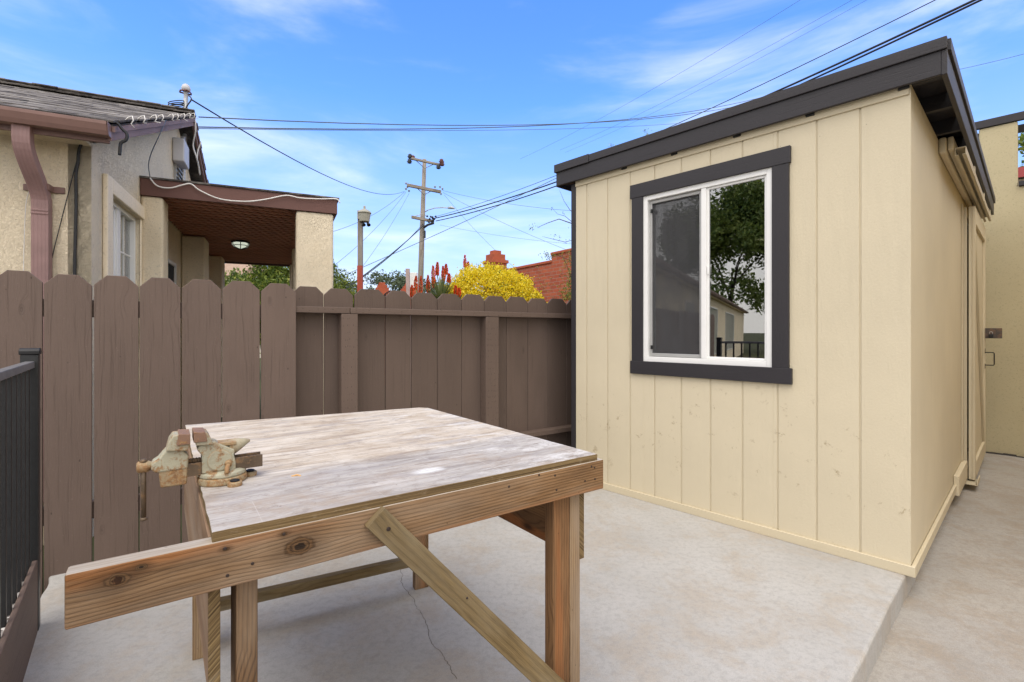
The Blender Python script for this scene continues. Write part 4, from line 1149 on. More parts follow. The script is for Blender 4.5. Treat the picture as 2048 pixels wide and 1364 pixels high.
cable('wall_cable','thin black cable slanting across the stucco from bundle to downspout','cable',[onF(160,300,.02),onF(150,335,.02),onF(128,420,.02),onF(103,520,.02),onF(98,560,.02)],.0035,M['cable'])
cable('thin_cable','thin white cord hanging from the downspout strap','cord',[onF(60,378,.09),onF(53,400,.05),onF(50,440,.03),onF(48,500,.03),onF(47,560,.03)],.0028,M['whitecord'])
# black cable lying over roof edge and drooping off the gutter end
RO=K+gg*(-.2)+Z*(EZ+.03)
def onR(px,py): 
    # point near the roof's lower edge
    q_=K-gg*.22; s=hit(px,q_[:2],eh[:2]); w=q_+eh*s; return V((w.x,w.y,zat(py,w.y)))
cable('roof_cable','black cable lying on the shingles and drooping over the gutter end','cable',[onR(110,228),onR(150,232),onR(200,240),onR(232,245),onR(244,258),onR(254,268),onR(252,280),onR(242,286),onR(240,300),onR(239,310)],.012,M['cable'])
# gable vent, service box, conduits
p=MB(); p.box(G(3.42,.002,3.0),Z*.72,gg*.5,eh*.03); 
for i in range(10): p.box(G(3.44,.03,3.02+i*.068),gg*.46,eh*.035-Z*.02,Z*.012)
p.build('gable_vent',M['alu'],house)
bxp=onG(372,312,.2)
p=MB(); tt=hit(372,(K+eh*.12)[:2],gg[:2]); q_=G(tt,.0,0); zz=zat(335,q_.y); zz1=zat(290,q_.y)
p.box(G(tt-.35,.002,zz),Z*(zz1-zz),gg*.42,eh*.15); 
tag(p.build('junction_box',M['box'],bevel=.02,seg=3),'grey plastic service box on the gable wall under the roof peak','box')
cable('wall_conduit','grey conduit running down the gable wall below the service box','conduit',[G(tt+.15,.06,4.2),G(tt+.15,.06,3.6),G(tt+.15,.06,2.9)],.03,M['alu'])
ms=P(369,226,7.75)
mast=thing('service_mast','pale grey mast with weatherhead standing on the roof ridge','mast',V((ms.x,ms.y,ms.z-.5)))
p=MB(); p.tube([V((ms.x,ms.y,ms.z-.5)),P(372,182,7.75)],.032,12); p.build('pipe',M['zinc'],mast,smooth=True)
p=MB(); h0=P(372,184,7.75); p.lathe(h0,Z,[(.04,0),(.062,.03),(.064,.06),(.05,.10),(.02,.125)],16); p.build('weatherhead',M['box'],mast,smooth=True)
p=MB(); p.tube([h0+V((-.10,0,-.0)),h0+V((-.05,-.06,0)),h0+V((.05,-.06,0)),h0+V((.08,0,-.02)),h0+V((.05,.05,-.02)),h0+V((-.05,.05,0)),h0+V((-.1,0,0))],.012,6); p.build('clamp',M['rustbrown'],mast)
lp=[]
c_=P(352,209,7.7)
for i in range(40):
    a=2*PI*i/13; lp.append(c_+V((.12*math.cos(a),.05*math.sin(a),.045*math.sin(a)-.0025*i+.05)))
cable('cable_coil','loose coils of black cable hanging beside the service mast','cable',lp,.008,M['cable'],smooth=1)
cable('service_lead','black lead looping from the weatherhead down behind the ridge','cable',[P(376,190,7.7),P(383,198,7.6),P(374,212,7.6),P(372,220,7.6),P(380,224,7.6),P(384,226,7.6)],.010,M['cable'])
# string of light clips along rake
cl=MB()
for i in range(9):
    t=.05+i*.42+random.uniform(-.08,.08); b0=K+gg*t+eh*(OV+.01)+Z*(EZ+(t+.25)*sl+.03)
    cl.tube([b0,b0+V((.02,.01,.03)),b0+V((.06,0,.035)),b0+V((.07,0,.0)),b0+V((.05,0,-.03)),b0+V((random.uniform(.06,.12),.02,random.uniform(-.06,-.02)))],.0048,6)
tag(cl.build('light_clips',M['whitecord'],smooth=True),'white light clips in a row along the roof edge','light clips')
cable('hanging_wire','thin wire hanging from the roof edge down to the porch fascia','wire',[onG(332,240,.22),onG(318,272,.2),onG(303,305,.1),onG(297,330,.05),onG(300,353,.06)],.005,M['cablegrey'])
cable('thin_cable','white cord tangled down the far side of the gable overhang','cord',[P(390,238,7.5),P(391,262,7.5),P(386,290,7.6),P(392,312,7.6),P(397,330,7.7),P(400,350,7.8)],.011,M['whitecord'])
cable('thin_cable','short loop of white cord beside the gable overhang','cord',[P(402,285,7.7),P(396,300,7.7),P(394,318,7.7),P(397,325,7.7)],.010,M['whitecord'])

# porch
PT0=1.536
def PP(L,t,z): return K+gg*(PT0+t)+eh*L+Z*z
porch=thing('porch','brown porch roof with lattice ceiling on stucco pillars beside the house','porch',PP(1,2.5,-.17))
PL=2.05; PD=5.6
p=MB(); p.box(PP(.005,-.02,2.735),eh*PL,gg*.038,Z*.185); p.build('front_beam',M['porchboard'],porch,bevel=.003)
p=MB(); p.box(PP(PL-.03,.02,2.735),gg*PD,eh*.035,Z*.185); p.build('side_beam',M['porchboard'],porch,bevel=.003)
p=MB(); p.box(PP(.005,PD,2.72),eh*PL,gg*.038,Z*.185); p.build('rear_beam',M['porchboard'],porch,bevel=.003)
p=MB(); p.box(PP(.0,-.035,2.921),eh*(PL+.03),gg*(PD+.07),Z*.022); rr_=p.build('roof',M['shingle'],porch,bevel=.004)
la=MB(); la.box(PP(.02,.02,2.80),eh*(PL-.06),gg*(PD-.02),Z*.02)
la.build('ceiling',m_plain('ceiling_dark',(.045,.022,.018),.8),porch)
lt=MB()
for i in range(36):   # along the beam
    t=.06+i*.155; lt.box(PP(.02,t,2.755),eh*(PL-.06),gg*.035,Z*.012)
for i in range(-20,60):
    a0=i*.11
    # diagonals clipped to the porch
    L0,t0=.02,a0; L1,t1=PL-.04,a0+PL-.06
    if t1<.03 or t0>PD-.03: continue
    if t0<.03: L0+=.03-t0; t0=.03
    if t1>PD-.03: L1-=t1-(PD-.03); t1=PD-.03
    if L1-L0<.05: continue
    A=PP(L0,t0,2.768); B=PP(L1,t1,2.768); e_=(B-A).normalized(); lt.box(A,B-A,e_.cross(Z)*.035,Z*.010)
lt.build('lattice',M['lattice'],porch)
def pillar(L0,L1,t0,t1,z1=2.735,m=M['house_stucco'],nm='pillar'):
    q=MB(); q.box(PP(L0,t0,-.6),Z*(z1+.6),eh*(L1-L0),gg*(t1-t0)); q.build(nm,m,porch,bevel=.03,seg=4)
Ls=hit(592,PP(0,0,0)[:2],eh[:2]); Le=hit(667,PP(0,0,0)[:2],eh[:2])
pillar(Ls,Le,.0,.42); pillar(.004,.21,.0,.30,nm='pilaster')
pillar(Ls+.02,Le-.05,3.0,3.4); pillar(Ls+.02,Le-.05,PD-.35,PD-.02)
pillar(.004,.32,2.45,2.95,nm='pilaster'); pillar(.004,.36,4.6,5.1,nm='pilaster')
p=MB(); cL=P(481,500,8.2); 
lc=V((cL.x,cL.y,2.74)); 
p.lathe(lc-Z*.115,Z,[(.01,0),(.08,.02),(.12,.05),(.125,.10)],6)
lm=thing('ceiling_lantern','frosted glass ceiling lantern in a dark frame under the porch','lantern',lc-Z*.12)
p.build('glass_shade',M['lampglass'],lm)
p=MB()
for k in range(6):
    a=2*PI*k/6; r0=V((math.cos(a),math.sin(a),0))
    p.tube([lc-Z*.122,lc+r0*.085-Z*.098,lc+r0*.126-Z*.066,lc+r0*.131-Z*.01],.007,5)
p.lathe(lc-Z*.02,Z,[(.135,0),(.14,.01),(.14,.028)],6); p.lathe(lc-Z*.070,Z,[(.125,0),(.129,.006),(.125,.01)],6)
p.build('frame',M['blackgloss'],lm)
# light string along porch beam
def onP(px,py,o=.03):
    b0=PP(0,-.02-o,0); s=hit(px,b0[:2],eh[:2]); q_=b0+eh*s; return V((q_.x,q_.y,zat(py,q_.y)))
cable('festoon_cable','white light cord draped along the brown porch beam','cord',[onP(300,356),onP(315,372),onP(340,376),onP(365,370),onP(382,368),onP(400,381),onP(440,398),onP(490,403),onP(530,399),onP(572,391),onP(600,396),onP(640,398),onP(672,398),onP(680,406)],.008,M['whitecord'],smooth=5)

# house lot scaled down about the camera position; direct view unchanged, window reflection shifts
HR=.825
for o in set(COL.objects)-before:
    if o.parent is None:
        o.scale=(HR,HR,HR); o.location=(o.location.x*HR,o.location.y*HR,o.location.z*HR+.2135)
# ------------------------------------------------------------------ beyond the fence
# lamp post with red base
lpz=P(721,520,9); lp_=thing('lamp_post','weathered lamp post painted red at its foot, beside the porch','lamp post',V((lpz.x,lpz.y,-.17)))
b0=P(719,600,9); b0.z=-.17
p=MB(); zr=zat(531,9)
p.box(V((P(714,520,9).x,9,-.17)),Z*(zr+.17),V((.088,0,0)),V((0,.088,0))); p.build('painted_foot',M['postred'],lp_,bevel=.004)
p=MB(); p.box(V((P(715,520,9).x,9,zr)),Z*(zat(434,9)-zr),V((.080,0,0)),V((0,.08,0))); p.build('pole',M['pole'],lp_,bevel=.004)
hc=P(729,445,9.0)
hc=V((hc.x,hc.y,zat(444,9)))
p=MB(); p.lathe(hc,Z,[(.05,0),(.088,.004),(.092,.03),(.108,.15),(.122,.155),(.124,.17),(.10,.20),(.06,.225),(.022,.24),(.020,.29),(.012,.30)],20); p.box(hc+V((-.125,-.03,.05)),V((.06,0,0)),V((0,.06,0)),Z*.16)
p.build('lamp_head',m_plain('lamp_grey',(.34,.33,.27),.6,0,.3,30,.4,.2,(.2,.15,.1),.62),lp_,bevel=.004)
for dx in (-.005,.085):
    p=MB(); a=hc+V((dx-.02,-.02,-.02)); p.tube([a,a+V((.03,-.03,-.05))],[.022,.036],10); p.build('spotlight',M['blackgloss'],lp_)
# utility pole
UP=30.0
up=thing('utility_pole','tall weathered utility pole with two crossarms beyond the fence','utility pole',V((P(840,560,UP).x,UP,-.17)))
p=MB(); tb0=P(837,665,UP); tb0.z=-.17; p.tube([tb0,P(843,500,UP),P(849,319,UP)],[.19,.165,.115],12); p.build('pole',M['pole'],up,smooth=True)
def arm(a,b2,w=.13):
    q=MB(); A=P(*a); B=P(*b2); e_=(B-A).normalized(); s_=e_.cross(Z).normalized(); q.box(A-s_*w/2-Z*w/2,B-A,s_*w,Z*w); return q.build('crossarm',M['pole'],up,bevel=.01)
arm((823,317,UP-.7),(881,330,UP-.25)); arm((814,370,UP-.8),(882,384,UP-.2),.17); arm((823,434,UP-.6),(868,443,UP-.2),.16)
p=MB()
for a,b2 in (((833,322,UP-.5),(848,335,UP-.2)),((866,329,UP-.3),(848,337,UP-.2)),((836,378,UP-.5),(848,389,UP-.2)),((862,382,UP-.3),(848,390,UP-.2)),((826,433,UP-.5),(845,428,UP-.2)),((855,433,UP),(848,428,UP))): p.tube([P(*a),P(*b2)],.022,6)
p.build('arm_brace',M['zinc'],up)
for (x,y) in ((820,313),(819,323),(826,316),(883,323),(877,334),(884,328)):
    p=MB(); c_=P(x,y,UP-.5); p.lathe(c_-Z*.13,Z,[(.04,0),(.14,.04),(.08,.08),(.17,.12),(.09,.17),(.13,.22),(.04,.29)],10); p.build('insulator',M['rustbrown'] if x in (826,883,884) else M['insul'],up,smooth=True)
p=MB()
for (x,y) in ((812,367),(815,374),(818,371),(812,378),(880,374),(885,378),(882,388),(870,374),(818,382)):
    c_=P(x,y,UP-.5); p.lathe(c_-Z*.06,Z,[(.02,0),(.065,.03),(.03,.06),(.07,.09),(.02,.14)],8)
p.build('line_hardware',M['zinc'],up)
p=MB()
for i in range(16):
    x=856+i*1.0+random.uniform(-3,3); y=437+random.uniform(-5,9); c_=P(x,y,UP-.4); p.lathe(c_,rdir(),[(.03,0),(.07,.04),(.03,.12)],6)
p.tube([P(848,455,UP-.2),P(855,450,UP-.4),P(868,446,UP-.4)],.07,8)
p.build('cable_splice',M['cable'],up)
p=MB(); A=P(848,461,UP-.2); p.box(A,V((.09,0,0)),V((0,.12,0)),-Z*.45); p.build('pole_box',M['insul'],up)
p=MB(); p.tube([P(850,424,UP-.3),P(856,420,UP-.6),P(870,416,UP-1),P(886,415,UP-1.3),P(897,416,UP-1.5)],.028,8); lpA=p.build('streetlight_arm',M['zinc'],up,smooth=True)
p=MB(); p.tube([P(896,416,UP-1.5),P(902,415,UP-1.6),P(909,417,UP-1.7)],[.05,.09,.04],10); p.build('streetlight_head',M['zinc'],lpA,smooth=True)

def wire(label,a,b2,sag,r,mat,n=24,grp='overhead wires'):
    A=P(*a); B=P(*b2); q=MB()
    q.tube([A.lerp(B,i/n)-Z*(4*sag*(i/n)*(1-i/n)) for i in range(n+1)],r,5)
    o=q.build('overhead_wire',mat,smooth=True); tag(o,label,'wire',grp); return o
cb=M['cable']; gy=M['cablegrey']
wire('black service drop from the house mast sagging to the pole crossarm',(384,200,6.27),(808,383,UP-.8),.58,.010,cb)
wire('highest horizontal wire leaving the gable peak to the right',(397,234,6.60),(1650,160,22),.78,.0085,gy)
wire('horizontal wire just under the highest one from the gable',(397,254,6.60),(1650,152,22),.74,.009,gy)
wire('faint lowest horizontal wire from the gable',(397,257,6.60),(1500,232,20),.22,.005,gy)
wire('thick upper cable rising right from the pole over the shed roof',(868,437,UP-.4),(2150,-96,10),.65,.030,cb)
wire('thick lower cable rising right from the pole over the shed roof',(872,442,UP-.4),(2152,-92,10),.70,.026,cb)
wire('thinner wire above the thick pair, rising to the top right',(868,434,UP-.4),(2010,-70,10.5),.55,.012,cb)
wire('thin line crossing below the thick pair down to the far left',(1150,338,22),(640,571,24),.10,.014,gy)
wire('black cable dropping left from the pole splice behind the lamp post',(848,450,UP-.2),(640,612,17),.18,.024,cb)
wire('second black cable close beside the one dropping left from the pole',(846,448,UP-.2),(645,607,17),.30,.017,cb)
wire('thin wire from the left crossarm end down to the porch corner',(810,383,UP-.8),(640,470,20),.35,.010,gy)
wire('thin wire from the left crossarm end passing behind the lamp post',(812,384,UP-.8),(672,528,20),.25,.009,gy)
wire('steepest thin wire falling left from the crossarm',(818,387,UP-.8),(716,545,24),.2,.009,gy)
wire('thin wire from the right crossarm end level toward the shed',(885,381,UP-.2),(1210,425,26),.25,.009,gy)
wire('thin wire from the right crossarm end sloping to the shed wall',(886,385,UP-.2),(1230,535,26),.25,.009,gy)
wire('faint wire falling from the right crossarm behind the brick pier',(888,389,UP-.2),(1060,560,30),.3,.008,gy)
wire('faint wire below the streetlight arm running to the shed',(880,450,UP),(1210,492,30),.2,.007,gy)
wire('faint high wire climbing to the top edge right of centre',(1040,318,28),(1640,-25,14),.25,.005,gy)
wire('faint upper wire of the close pair climbing to the top right',(1120,300,28),(1760,-32,14),.25,.005,gy)
wire('faint lower wire of the close pair climbing to the top right',(1130,305,28),(1790,-32,14),.25,.0045,gy)
wire('thin wire behind the shed roof at the top right corner',(1850,152,14),(2120,88,12),.05,.006,gy)

# brick wall, piers
bw=thing('brick_wall','red brick garden wall stepping up behind the yellow bush','wall',P(1080,665,11.5)-Z*1.39)
BA=V(P(1004,665,12.2)[:2]+(0,)); be=V((.556,-.831,0)); bn_=V((-.831,-.556,0))
def brickbox(mb,o,A,B,z):
    mb.box(o,A,B,Z*z,r=0)
def brickwall_seg(s0,s1,zt,nm):
    q=MB(); o=BA+be*s0+Z*(-.17)
    A=be*(s1-s0)
    pts=[o,o+A,o+A+Z*(zt+.17),o+Z*(zt+.17)]
    off=-bn_*.24
    uvA=[(s0,0),(s1,0),(s1,zt+.17),(s0,zt+.17)]
    q.face(pts,uvA); q.face([p_+off for p_ in pts][::-1],uvA[::-1])
    q.face([pts[0],pts[3],pts[3]+off,pts[0]+off],[(0,0),(0,zt+.17),(.24,zt+.17),(.24,0)]); q.face([pts[1],pts[1]+off,pts[2]+off,pts[2]],[(0,0),(.24,0),(.24,zt+.17),(0,zt+.17)])
    q.face([pts[3],pts[2],pts[2]+off,pts[3]+off],[(0,0),(1,0),(1,.1),(0,.1)])
    q.build(nm,M['brick'],bw,recalc=False)
    c=MB(); c.box(o+Z*(zt+.172)-be*.01+bn_*.03,A+be*.02,-bn_*.30,Z*.06,r=.3); c.build('coping',M['brickcap'],bw,bevel=.01,seg=2)
s1=hit(1103,BA[:2],be[:2])
dq=(BA+be*s1).y
brickwall_seg(.1,s1,zat(526,dq),'wall'); brickwall_seg(s1+.003,s1+3.2,zat(511,dq),'wall')
def pier(label,px,D,wpx,ytop,kind):
    w=wpx/F*D; c=P(px,665,D); t=thing('brick_pier',label,'pier',V((c.x,c.y,-.17)),'brick garden piers')
    def cube(hw,z0,z1,m,nm,uvo=0):
        q=MB(); a=math.radians(34 if kind==0 else 20)
        X=V((math.cos(a),math.sin(a),0)); Y=V((-math.sin(a),math.cos(a),0)); cc=V((c.x,c.y,0))
        cs=[cc-X*hw-Y*hw,cc+X*hw-Y*hw,cc+X*hw+Y*hw,cc-X*hw+Y*hw]
        for i in range(4):
            a_=cs[i]; b_=cs[(i+1)%4]; q.face([a_+Z*z0,b_+Z*z0,b_+Z*z1,a_+Z*z1],[(i*.33,z0),(i*.33+2*hw,z0),(i*.33+2*hw,z1),(i*.33,z1)])
        q.face([p_+Z*z1 for p_ in cs],[(0,0),(.1,0),(.1,.1),(0,.1)]); q.face([p_+Z*z0 for p_ in cs][::-1])
        return q.build(nm,m,t,bevel=.006,seg=1,recalc=False)
    hw=w/2*.78
    zt=zat(ytop,D)
    if kind==0:
        cube(hw,-.17,zt-.33,M['brick'],'shaft'); cube(hw*1.16,zt-.329,zt-.25,M['brickcap'],'cap_course'); cube(hw*.86,zt-.249,zt-.10,M['brickcap'],'cap_course'); cube(hw*.5,zt-.099,zt,M['brickcap'],'cap_course')
    else:
        cube(hw,-.17,zt-.36,M['brick'],'shaft'); cube(hw*1.22,zt-.359,zt-.30,M['brickcap'],'cap_course')
        for i in range(4): cube(hw*(1.08-.22*i),zt-.299+i*.072,zt-.231+i*.072,M['brickcap'],'cap_course')
    return t
pier('stepped brick pier at the left end of the brick wall, behind the yellow bush',991,12.6,42,502,0)
pier('low brick pier with pyramid cap right of the red lamp post',764,13,36,564,1)
pier('low brick pier partly hidden by the white post and red flowers',818,13,44,566,1)
# iron arch of garden gate
q=MB(); c_=P(788,600,12.6); 
arc=[c_+V((.28*math.cos(a),0,.20*math.sin(a)+.04)) for a in [PI*i/14 for i in range(15)]]
q.tube(arc,.016,6); q.tube([p_-Z*.07 for p_ in arc],.010,6)
for p_ in arc[1:-1]: q.tube([p_-Z*1.5,p_],.009,5)
tag(q.build('iron_gate',M['blackgloss']),'black arched iron gate top between the two low brick piers','gate')
# white post and box
pp=thing('white_post','weathered white timber post leaning beside a white box','post',V((P(817,600,9.8).x,9.8,-.17)))
q=MB(); a=P(821,620,9.8); b_=P(815,537,9.8); a.z=-.17; q.box(a-V((.04,0,0)),(b_-a),V((.075,0,0)),V((0,.06,0))); q.build('post',m_plain('faded_pink',(.46,.36,.34),.8,0,.4,30,.2,.2),pp,bevel=.004)
q=MB(); a=P(820,575,10.4); q.box(a,V((.14,0,0)),V((0,.14,0)),Z*.32); q.build('box',M['plastic'],pp,bevel=.004)
# yellow bush
yb=P(985,600,8.6)
ybt=thing('yellow_bush','rounded bush covered in bright yellow flowers in front of the brick wall','bush',V((yb.x,yb.y,-.17)))
q=MB(); q2=MB()
cc=V((yb.x,yb.y,1.35))
for i in range(26000):
    d=rdir(); d.z=abs(d.z)
    rr=(1+.13*noise.noise(d*2.6)+.09*noise.noise(d*6.5)+.05*noise.noise(d*15))*random.uniform(.86,1.02)
    if random.random()<.04: rr*=random.uniform(1,1.10)
    x=d.x*.97-.04
    p_=cc+V((x*rr,d.y*.75*rr,(abs(d.z)**.62)*1.0*rr-.12*max(0,d.x)**2-.10*max(0,-d.x)))
    dd_=(rdir()+d*.8).normalized(); w=dd_.cross(rdir()).normalized()
    if random.random()<.09: q2.leaf(p_-d*.03,dd_,w,.045,.02)
    else:
        s=random.uniform(.6,1.3); q.leaf(p_,dd_,w,.034*s,.028*s)
q.build('blossom',M['yellow'],ybt,recalc=False); q2.build('leaves',M['hedge'],ybt,recalc=False)
q=MB(); q.tube([V((yb.x,yb.y,-.17)),V((yb.x,yb.y,1.4))],[.06,.03],8)
for i in range(30):
    d=rdir(); d.z=abs(d.z); q.tube([V((yb.x,yb.y,.6)),cc+V((d.x*.75,d.y*.65,d.z*.85))],[.02,.006],5)
q.build('stems',M['bark'],ybt)
# aloes
def aloe(label,px,py,D,nl,sz,flowers):
    base=P(px,py,D); t=thing('aloe_plant',label,'aloe',V((base.x,base.y,-.17)),'flowering aloes')
    q=MB(); q.tube([V((base.x,base.y,-.17)),base],[.05,.04],8); q.build('stem',M['bark'],t)
    q=MB()
    for i in range(nl):
        a=random.random()*2*PI; el=random.uniform(.15,1.3); L=sz*random.uniform(.7,1.1)
        dh=V((math.cos(a),math.sin(a),0)); pts=[]
        side=dh.cross(Z)
        prev=None; r=random.random()
        for k in range(6):
            s=k/5; p_=base+dh*(L*s*math.cos(el)*(1+.1*s))+Z*(L*s*math.sin(el)-.25*L*s*s*(1-el/1.6)); w=.017*(1-s)**.7+.001
            cur=(p_-side*w,p_+side*w)
            if prev: q.face([prev[0],prev[1],cur[1],cur[0]],None,r)
            prev=cur
    q.build('leaves',M['aloe'],t,recalc=False)
    for (fx,fy0,fy1) in flowers:
        D2=D+random.uniform(-.15,.15)
        top=P(fx,fy0,D2); bot=P(fx+random.uniform(-1,1),fy1,D2); 
        q=MB(); q.tube([base.lerp(bot,.1),base.lerp(bot,.6)+Z*.03,bot,top],[.010,.009,.008,.004],6); st=q.build('flower_stalk',M['aloe'],t)
        q=MB(); H_=(top-bot).length
        for i in range(260):
            s=random.random(); a=random.random()*2*PI; R=.040*(1-s)**.55*(.35+.65*min(1,s*5+.3))
            p_=bot.lerp(top,s); o_=V((math.cos(a),math.sin(a),0)); dr=(o_*.55+Z*(-.8+1.5*s)).normalized()
            q.leaf(p_+o_*R*.2,dr,dr.cross(o_.cross(Z)+rdir()*.2).normalized(),.045*(1.1-.6*s),.014,0,min(1,random.random()*.7+.3*(1-s)))
        q.build('flower_spike',M['aloeflower'],st,recalc=False)
aloe('aloe with two red flower spikes at the left of the flower group',838,612,8.4,26,.35,[(832,553,577),(842,553,588),(824,571,590)])
aloe('tall aloe clump with the densest group of red flower spikes',882,604,8.2,120,.50,[(856,551,582),(866,532,563),(875,525,548),(886,533,560),(892,529,546),(869,556,574),(898,548,562)])
aloe('aloe with two high dark red spikes behind the yellow bush',930,590,9.6,60,.5,[(930,511,533),(936.5,524,538)])
aloe('low aloe with one red spike in front of the yellow bush',914,615,7.9,30,.3,[(911,572,588),(918,577,592)])
# hedges
def bush(name,label,c,rad,n,L,wd,mat,clumps=30,group=None,spread=.35):
    t=thing(name,label,'bush',V((c.x,c.y,-.17)),group)
    q=MB(); q.tube([V((c.x,c.y,-.17)),c],[.09,.05],8)
    for i in range(14):
        d=rdir(); d.z=abs(d.z); q.tube([V((c.x,c.y,.4)),c+V((d.x*rad[0],d.y*rad[1],d.z*rad[2]))*.8],[.03,.008],5)
    q.build('stems',M['bark'],t)
    q=MB(); leaves(q,c,rad,n,L,wd,clumps,spread,.35); q.build('foliage',mat,t,recalc=False)
bush('hedge_bush','green bush falling away to the right of the white porch pillar',P(650,640,10.5),(.78,.7,1.15),22000,.06,.032,M['hedge'],110,None,.28)
bush('hedge_bush','green bush with long leaves seen through the porch',P(540,620,14.5),(1.25,.9,1.35),22000,.13,.05,M['hedge'],110,None,.28)
bush('hedge_bush','olive bush at the left end of the porch opening',P(452,625,15),(1.2,.9,1.25),16000,.10,.05,M['hedge'],90,None,.28)
# distant house with pale roof seen through the porch
dh_=thing('distant_house','distant house with a speckled tan roof, seen through the porch','house',V((P(455,600,26).x,26,-.17)))
q=MB(); a=P(425,600,26); a.z=-.17; q.box(a,Z*(zat(552,26)+.17),V((2.2,0,0)),V((0,3,0))); q.build('wall',M['smooth_stucco'],dh_)
q=MB(); q.prism([(-.3,0),(1.6,1.0),(3.5,0)],V((a.x-.1,26,zat(552,26))),V((0,1,0)),Z,V((1.75,0,0))); q.build('roof',m_stucco('tan_roof',(.42,.30,.22),8,.8,.03,(.25,.14,.1)),dh_)

# vine on the brick wall and bare twigs by the shed
vn=thing('climbing_vine','sparse yellow green vine on the brick wall beside the shed','vine',P(1145,665,8.6)-Z*1.39)
q=MB(); q2=MB()
def twig(pts,r,leafn=0,m=q2):
    q.tube([P(*p_) for p_ in pts],[r*(1-.75*i/(len(pts)-1)) for i in range(len(pts))],5)
root=(1165,640,8.6)
twig([root,(1150,580,8.6),(1138,540,8.6),(1122,505,8.6)],.014)
twig([root,(1160,560,8.6),(1140,520,8.6),(1118,512,8.6),(1105,507,8.6)],.010)
for i in range(900):
    x=1150-abs(random.gauss(0,12)); y=random.uniform(500,612)
    if random.random()<.5: y=600-abs(random.gauss(0,22)); x=1152-abs(random.gauss(0,16))
    p_=P(x,y,8.6+random.uniform(-.2,.25)); d=rdir(); q2.leaf(p_,d,d.cross(rdir()).normalized(),.04,.018)
for i in range(70):
    p_=P(random.gauss(1098,7),random.gauss(511,5),8.6); d=rdir(); q2.leaf(p_,d,d.cross(rdir()).normalized(),.035,.018)
for i in range(90):
    p_=P(random.gauss(1090,9),random.gauss(570,10),9.2); d=rdir(); q2.leaf(p_,d,d.cross(rdir()).normalized(),.035,.014)
q.build('stems',M['bark'],vn); q2.build('leaves',M['vine'],vn,recalc=False)
q=MB(); q2=MB()
TD_=8.2
tt_=thing('bare_shrub','tall bare shrub with thin twigs reaching left from behind the shed','shrub',V((P(1230,600,TD_).x,TD_,-.17)))
b0=(1232,690,TD_)
def tw(pts,r):
    q.tube([P(a,b_,TD_) for a,b_ in pts],[r*(1-.8*i/(len(pts)-1)) for i in range(len(pts))],5)
tw([(1232,760),(1225,600),(1190,480),(1150,449),(1118,438),(1095,446),(1075,455)],.016)
tw([(1225,600),(1190,520),(1150,479),(1130,484),(1105,478),(1085,473)],.010)
tw([(1190,480),(1165,440),(1140,420),(1128,402),(1119,380)],.009)
tw([(1150,449),(1130,432),(1115,428),(1104,416)],.006)
tw([(1228,640),(1226,420),(1224,320),(1222,286)],.012); tw([(1230,640),(1270,420),(1290,300),(1294,262)],.012)
for (x,y,n_l,s) in ((1066,455,26,6),(1146,455,14,4),(1110,474,14,8),(1135,482,12,6),(1104,416,4,2),(1120,425,4,4),(1222,292,16,4),(1292,262,14,4),(1294,270,10,3)):
    for i in range(n_l):
        p_=P(random.gauss(x,s),random.gauss(y,s*.6),TD_); d=rdir(); q2.leaf(p_,d,d.cross(rdir()).normalized(),.032,.014)
q.build('stems',M['bark'],tt_); q2.build('leaves',M['treeleaf'],tt_,recalc=False)

# hill with woodland
hl=MB(); HD=260
def hh(x,y):
    u_=(x+62)/60.0
    return max(-.17,(22*math.exp(-((x+78)/42)**2)+9*math.exp(-((x+20)/50)**2))*math.exp(-((y-HD-20)/42)**2)*1.0-.17+0*u_)
nx,ny=60,24
for i in range(nx):
    for j in range(ny):
        X0=-260+i*7.5; Y0=HD-80+j*8
        a=[(X0,Y0),(X0+7.5,Y0),(X0+7.5,Y0+8),(X0,Y0+8)]
        hl.face([(x,y,hh(x,y)-.4) for x,y in a])
struct(hl.build('hill',m_plain('hill_green',(.10,.13,.055),.95,0,.5,2,.1,.3),smooth=True))
fo=MB()
for i in range(330):
    x=random.uniform(-135,40); y=HD+random.uniform(-35,30); z=hh(x,y)+4.5
    R=random.uniform(2.6,5.2); c_=V((x,y,z+R*.9))
    for k in range(95):
        d=rdir(); p_=c_+V((d.x*R,d.y*R*.8,d.z*R*.85))*random.uniform(.7,1.05)
        w=rdir(); fo.leaf(p_,rdir(),w,random.uniform(.9,1.8),random.uniform(.7,1.3),0,min(1,max(0,.4+.35*d.z+random.uniform(-.25,.25))))
tag(fo.build('woodland',M['wood_hill'],recalc=False),'dark wooded hilltop in the distance','woodland',kind='stuff')

# tree standing behind the neighbour's house (seen in the shed window)
tc=mirror(1462,480,36)
tree('leafy_tree','large leafy tree behind the neighbouring house, mirrored in the shed window','tree',V((tc.x,tc.y,6.8)),(5.0,5.0,5.2),5.0,32000,.34,.17,M['treeleaf'],clumps=130,spread=.24)

# ------------------------------------------------------------------ unseen wall added right of frame to shade the alley and bounce warm light
oh=thing('shade_bounce_wall','unseen ochre wall added on the right for shade and warm bounce','house',S(-3,4,-.17))
p=MB(); p.box(S(-.3,2.0,-.17),Z*3.7,d2*4.7,mo*3); p.build('wall',m_stucco('ochre_bounce',(.70,.43,.08),32,.6,.005),oh)

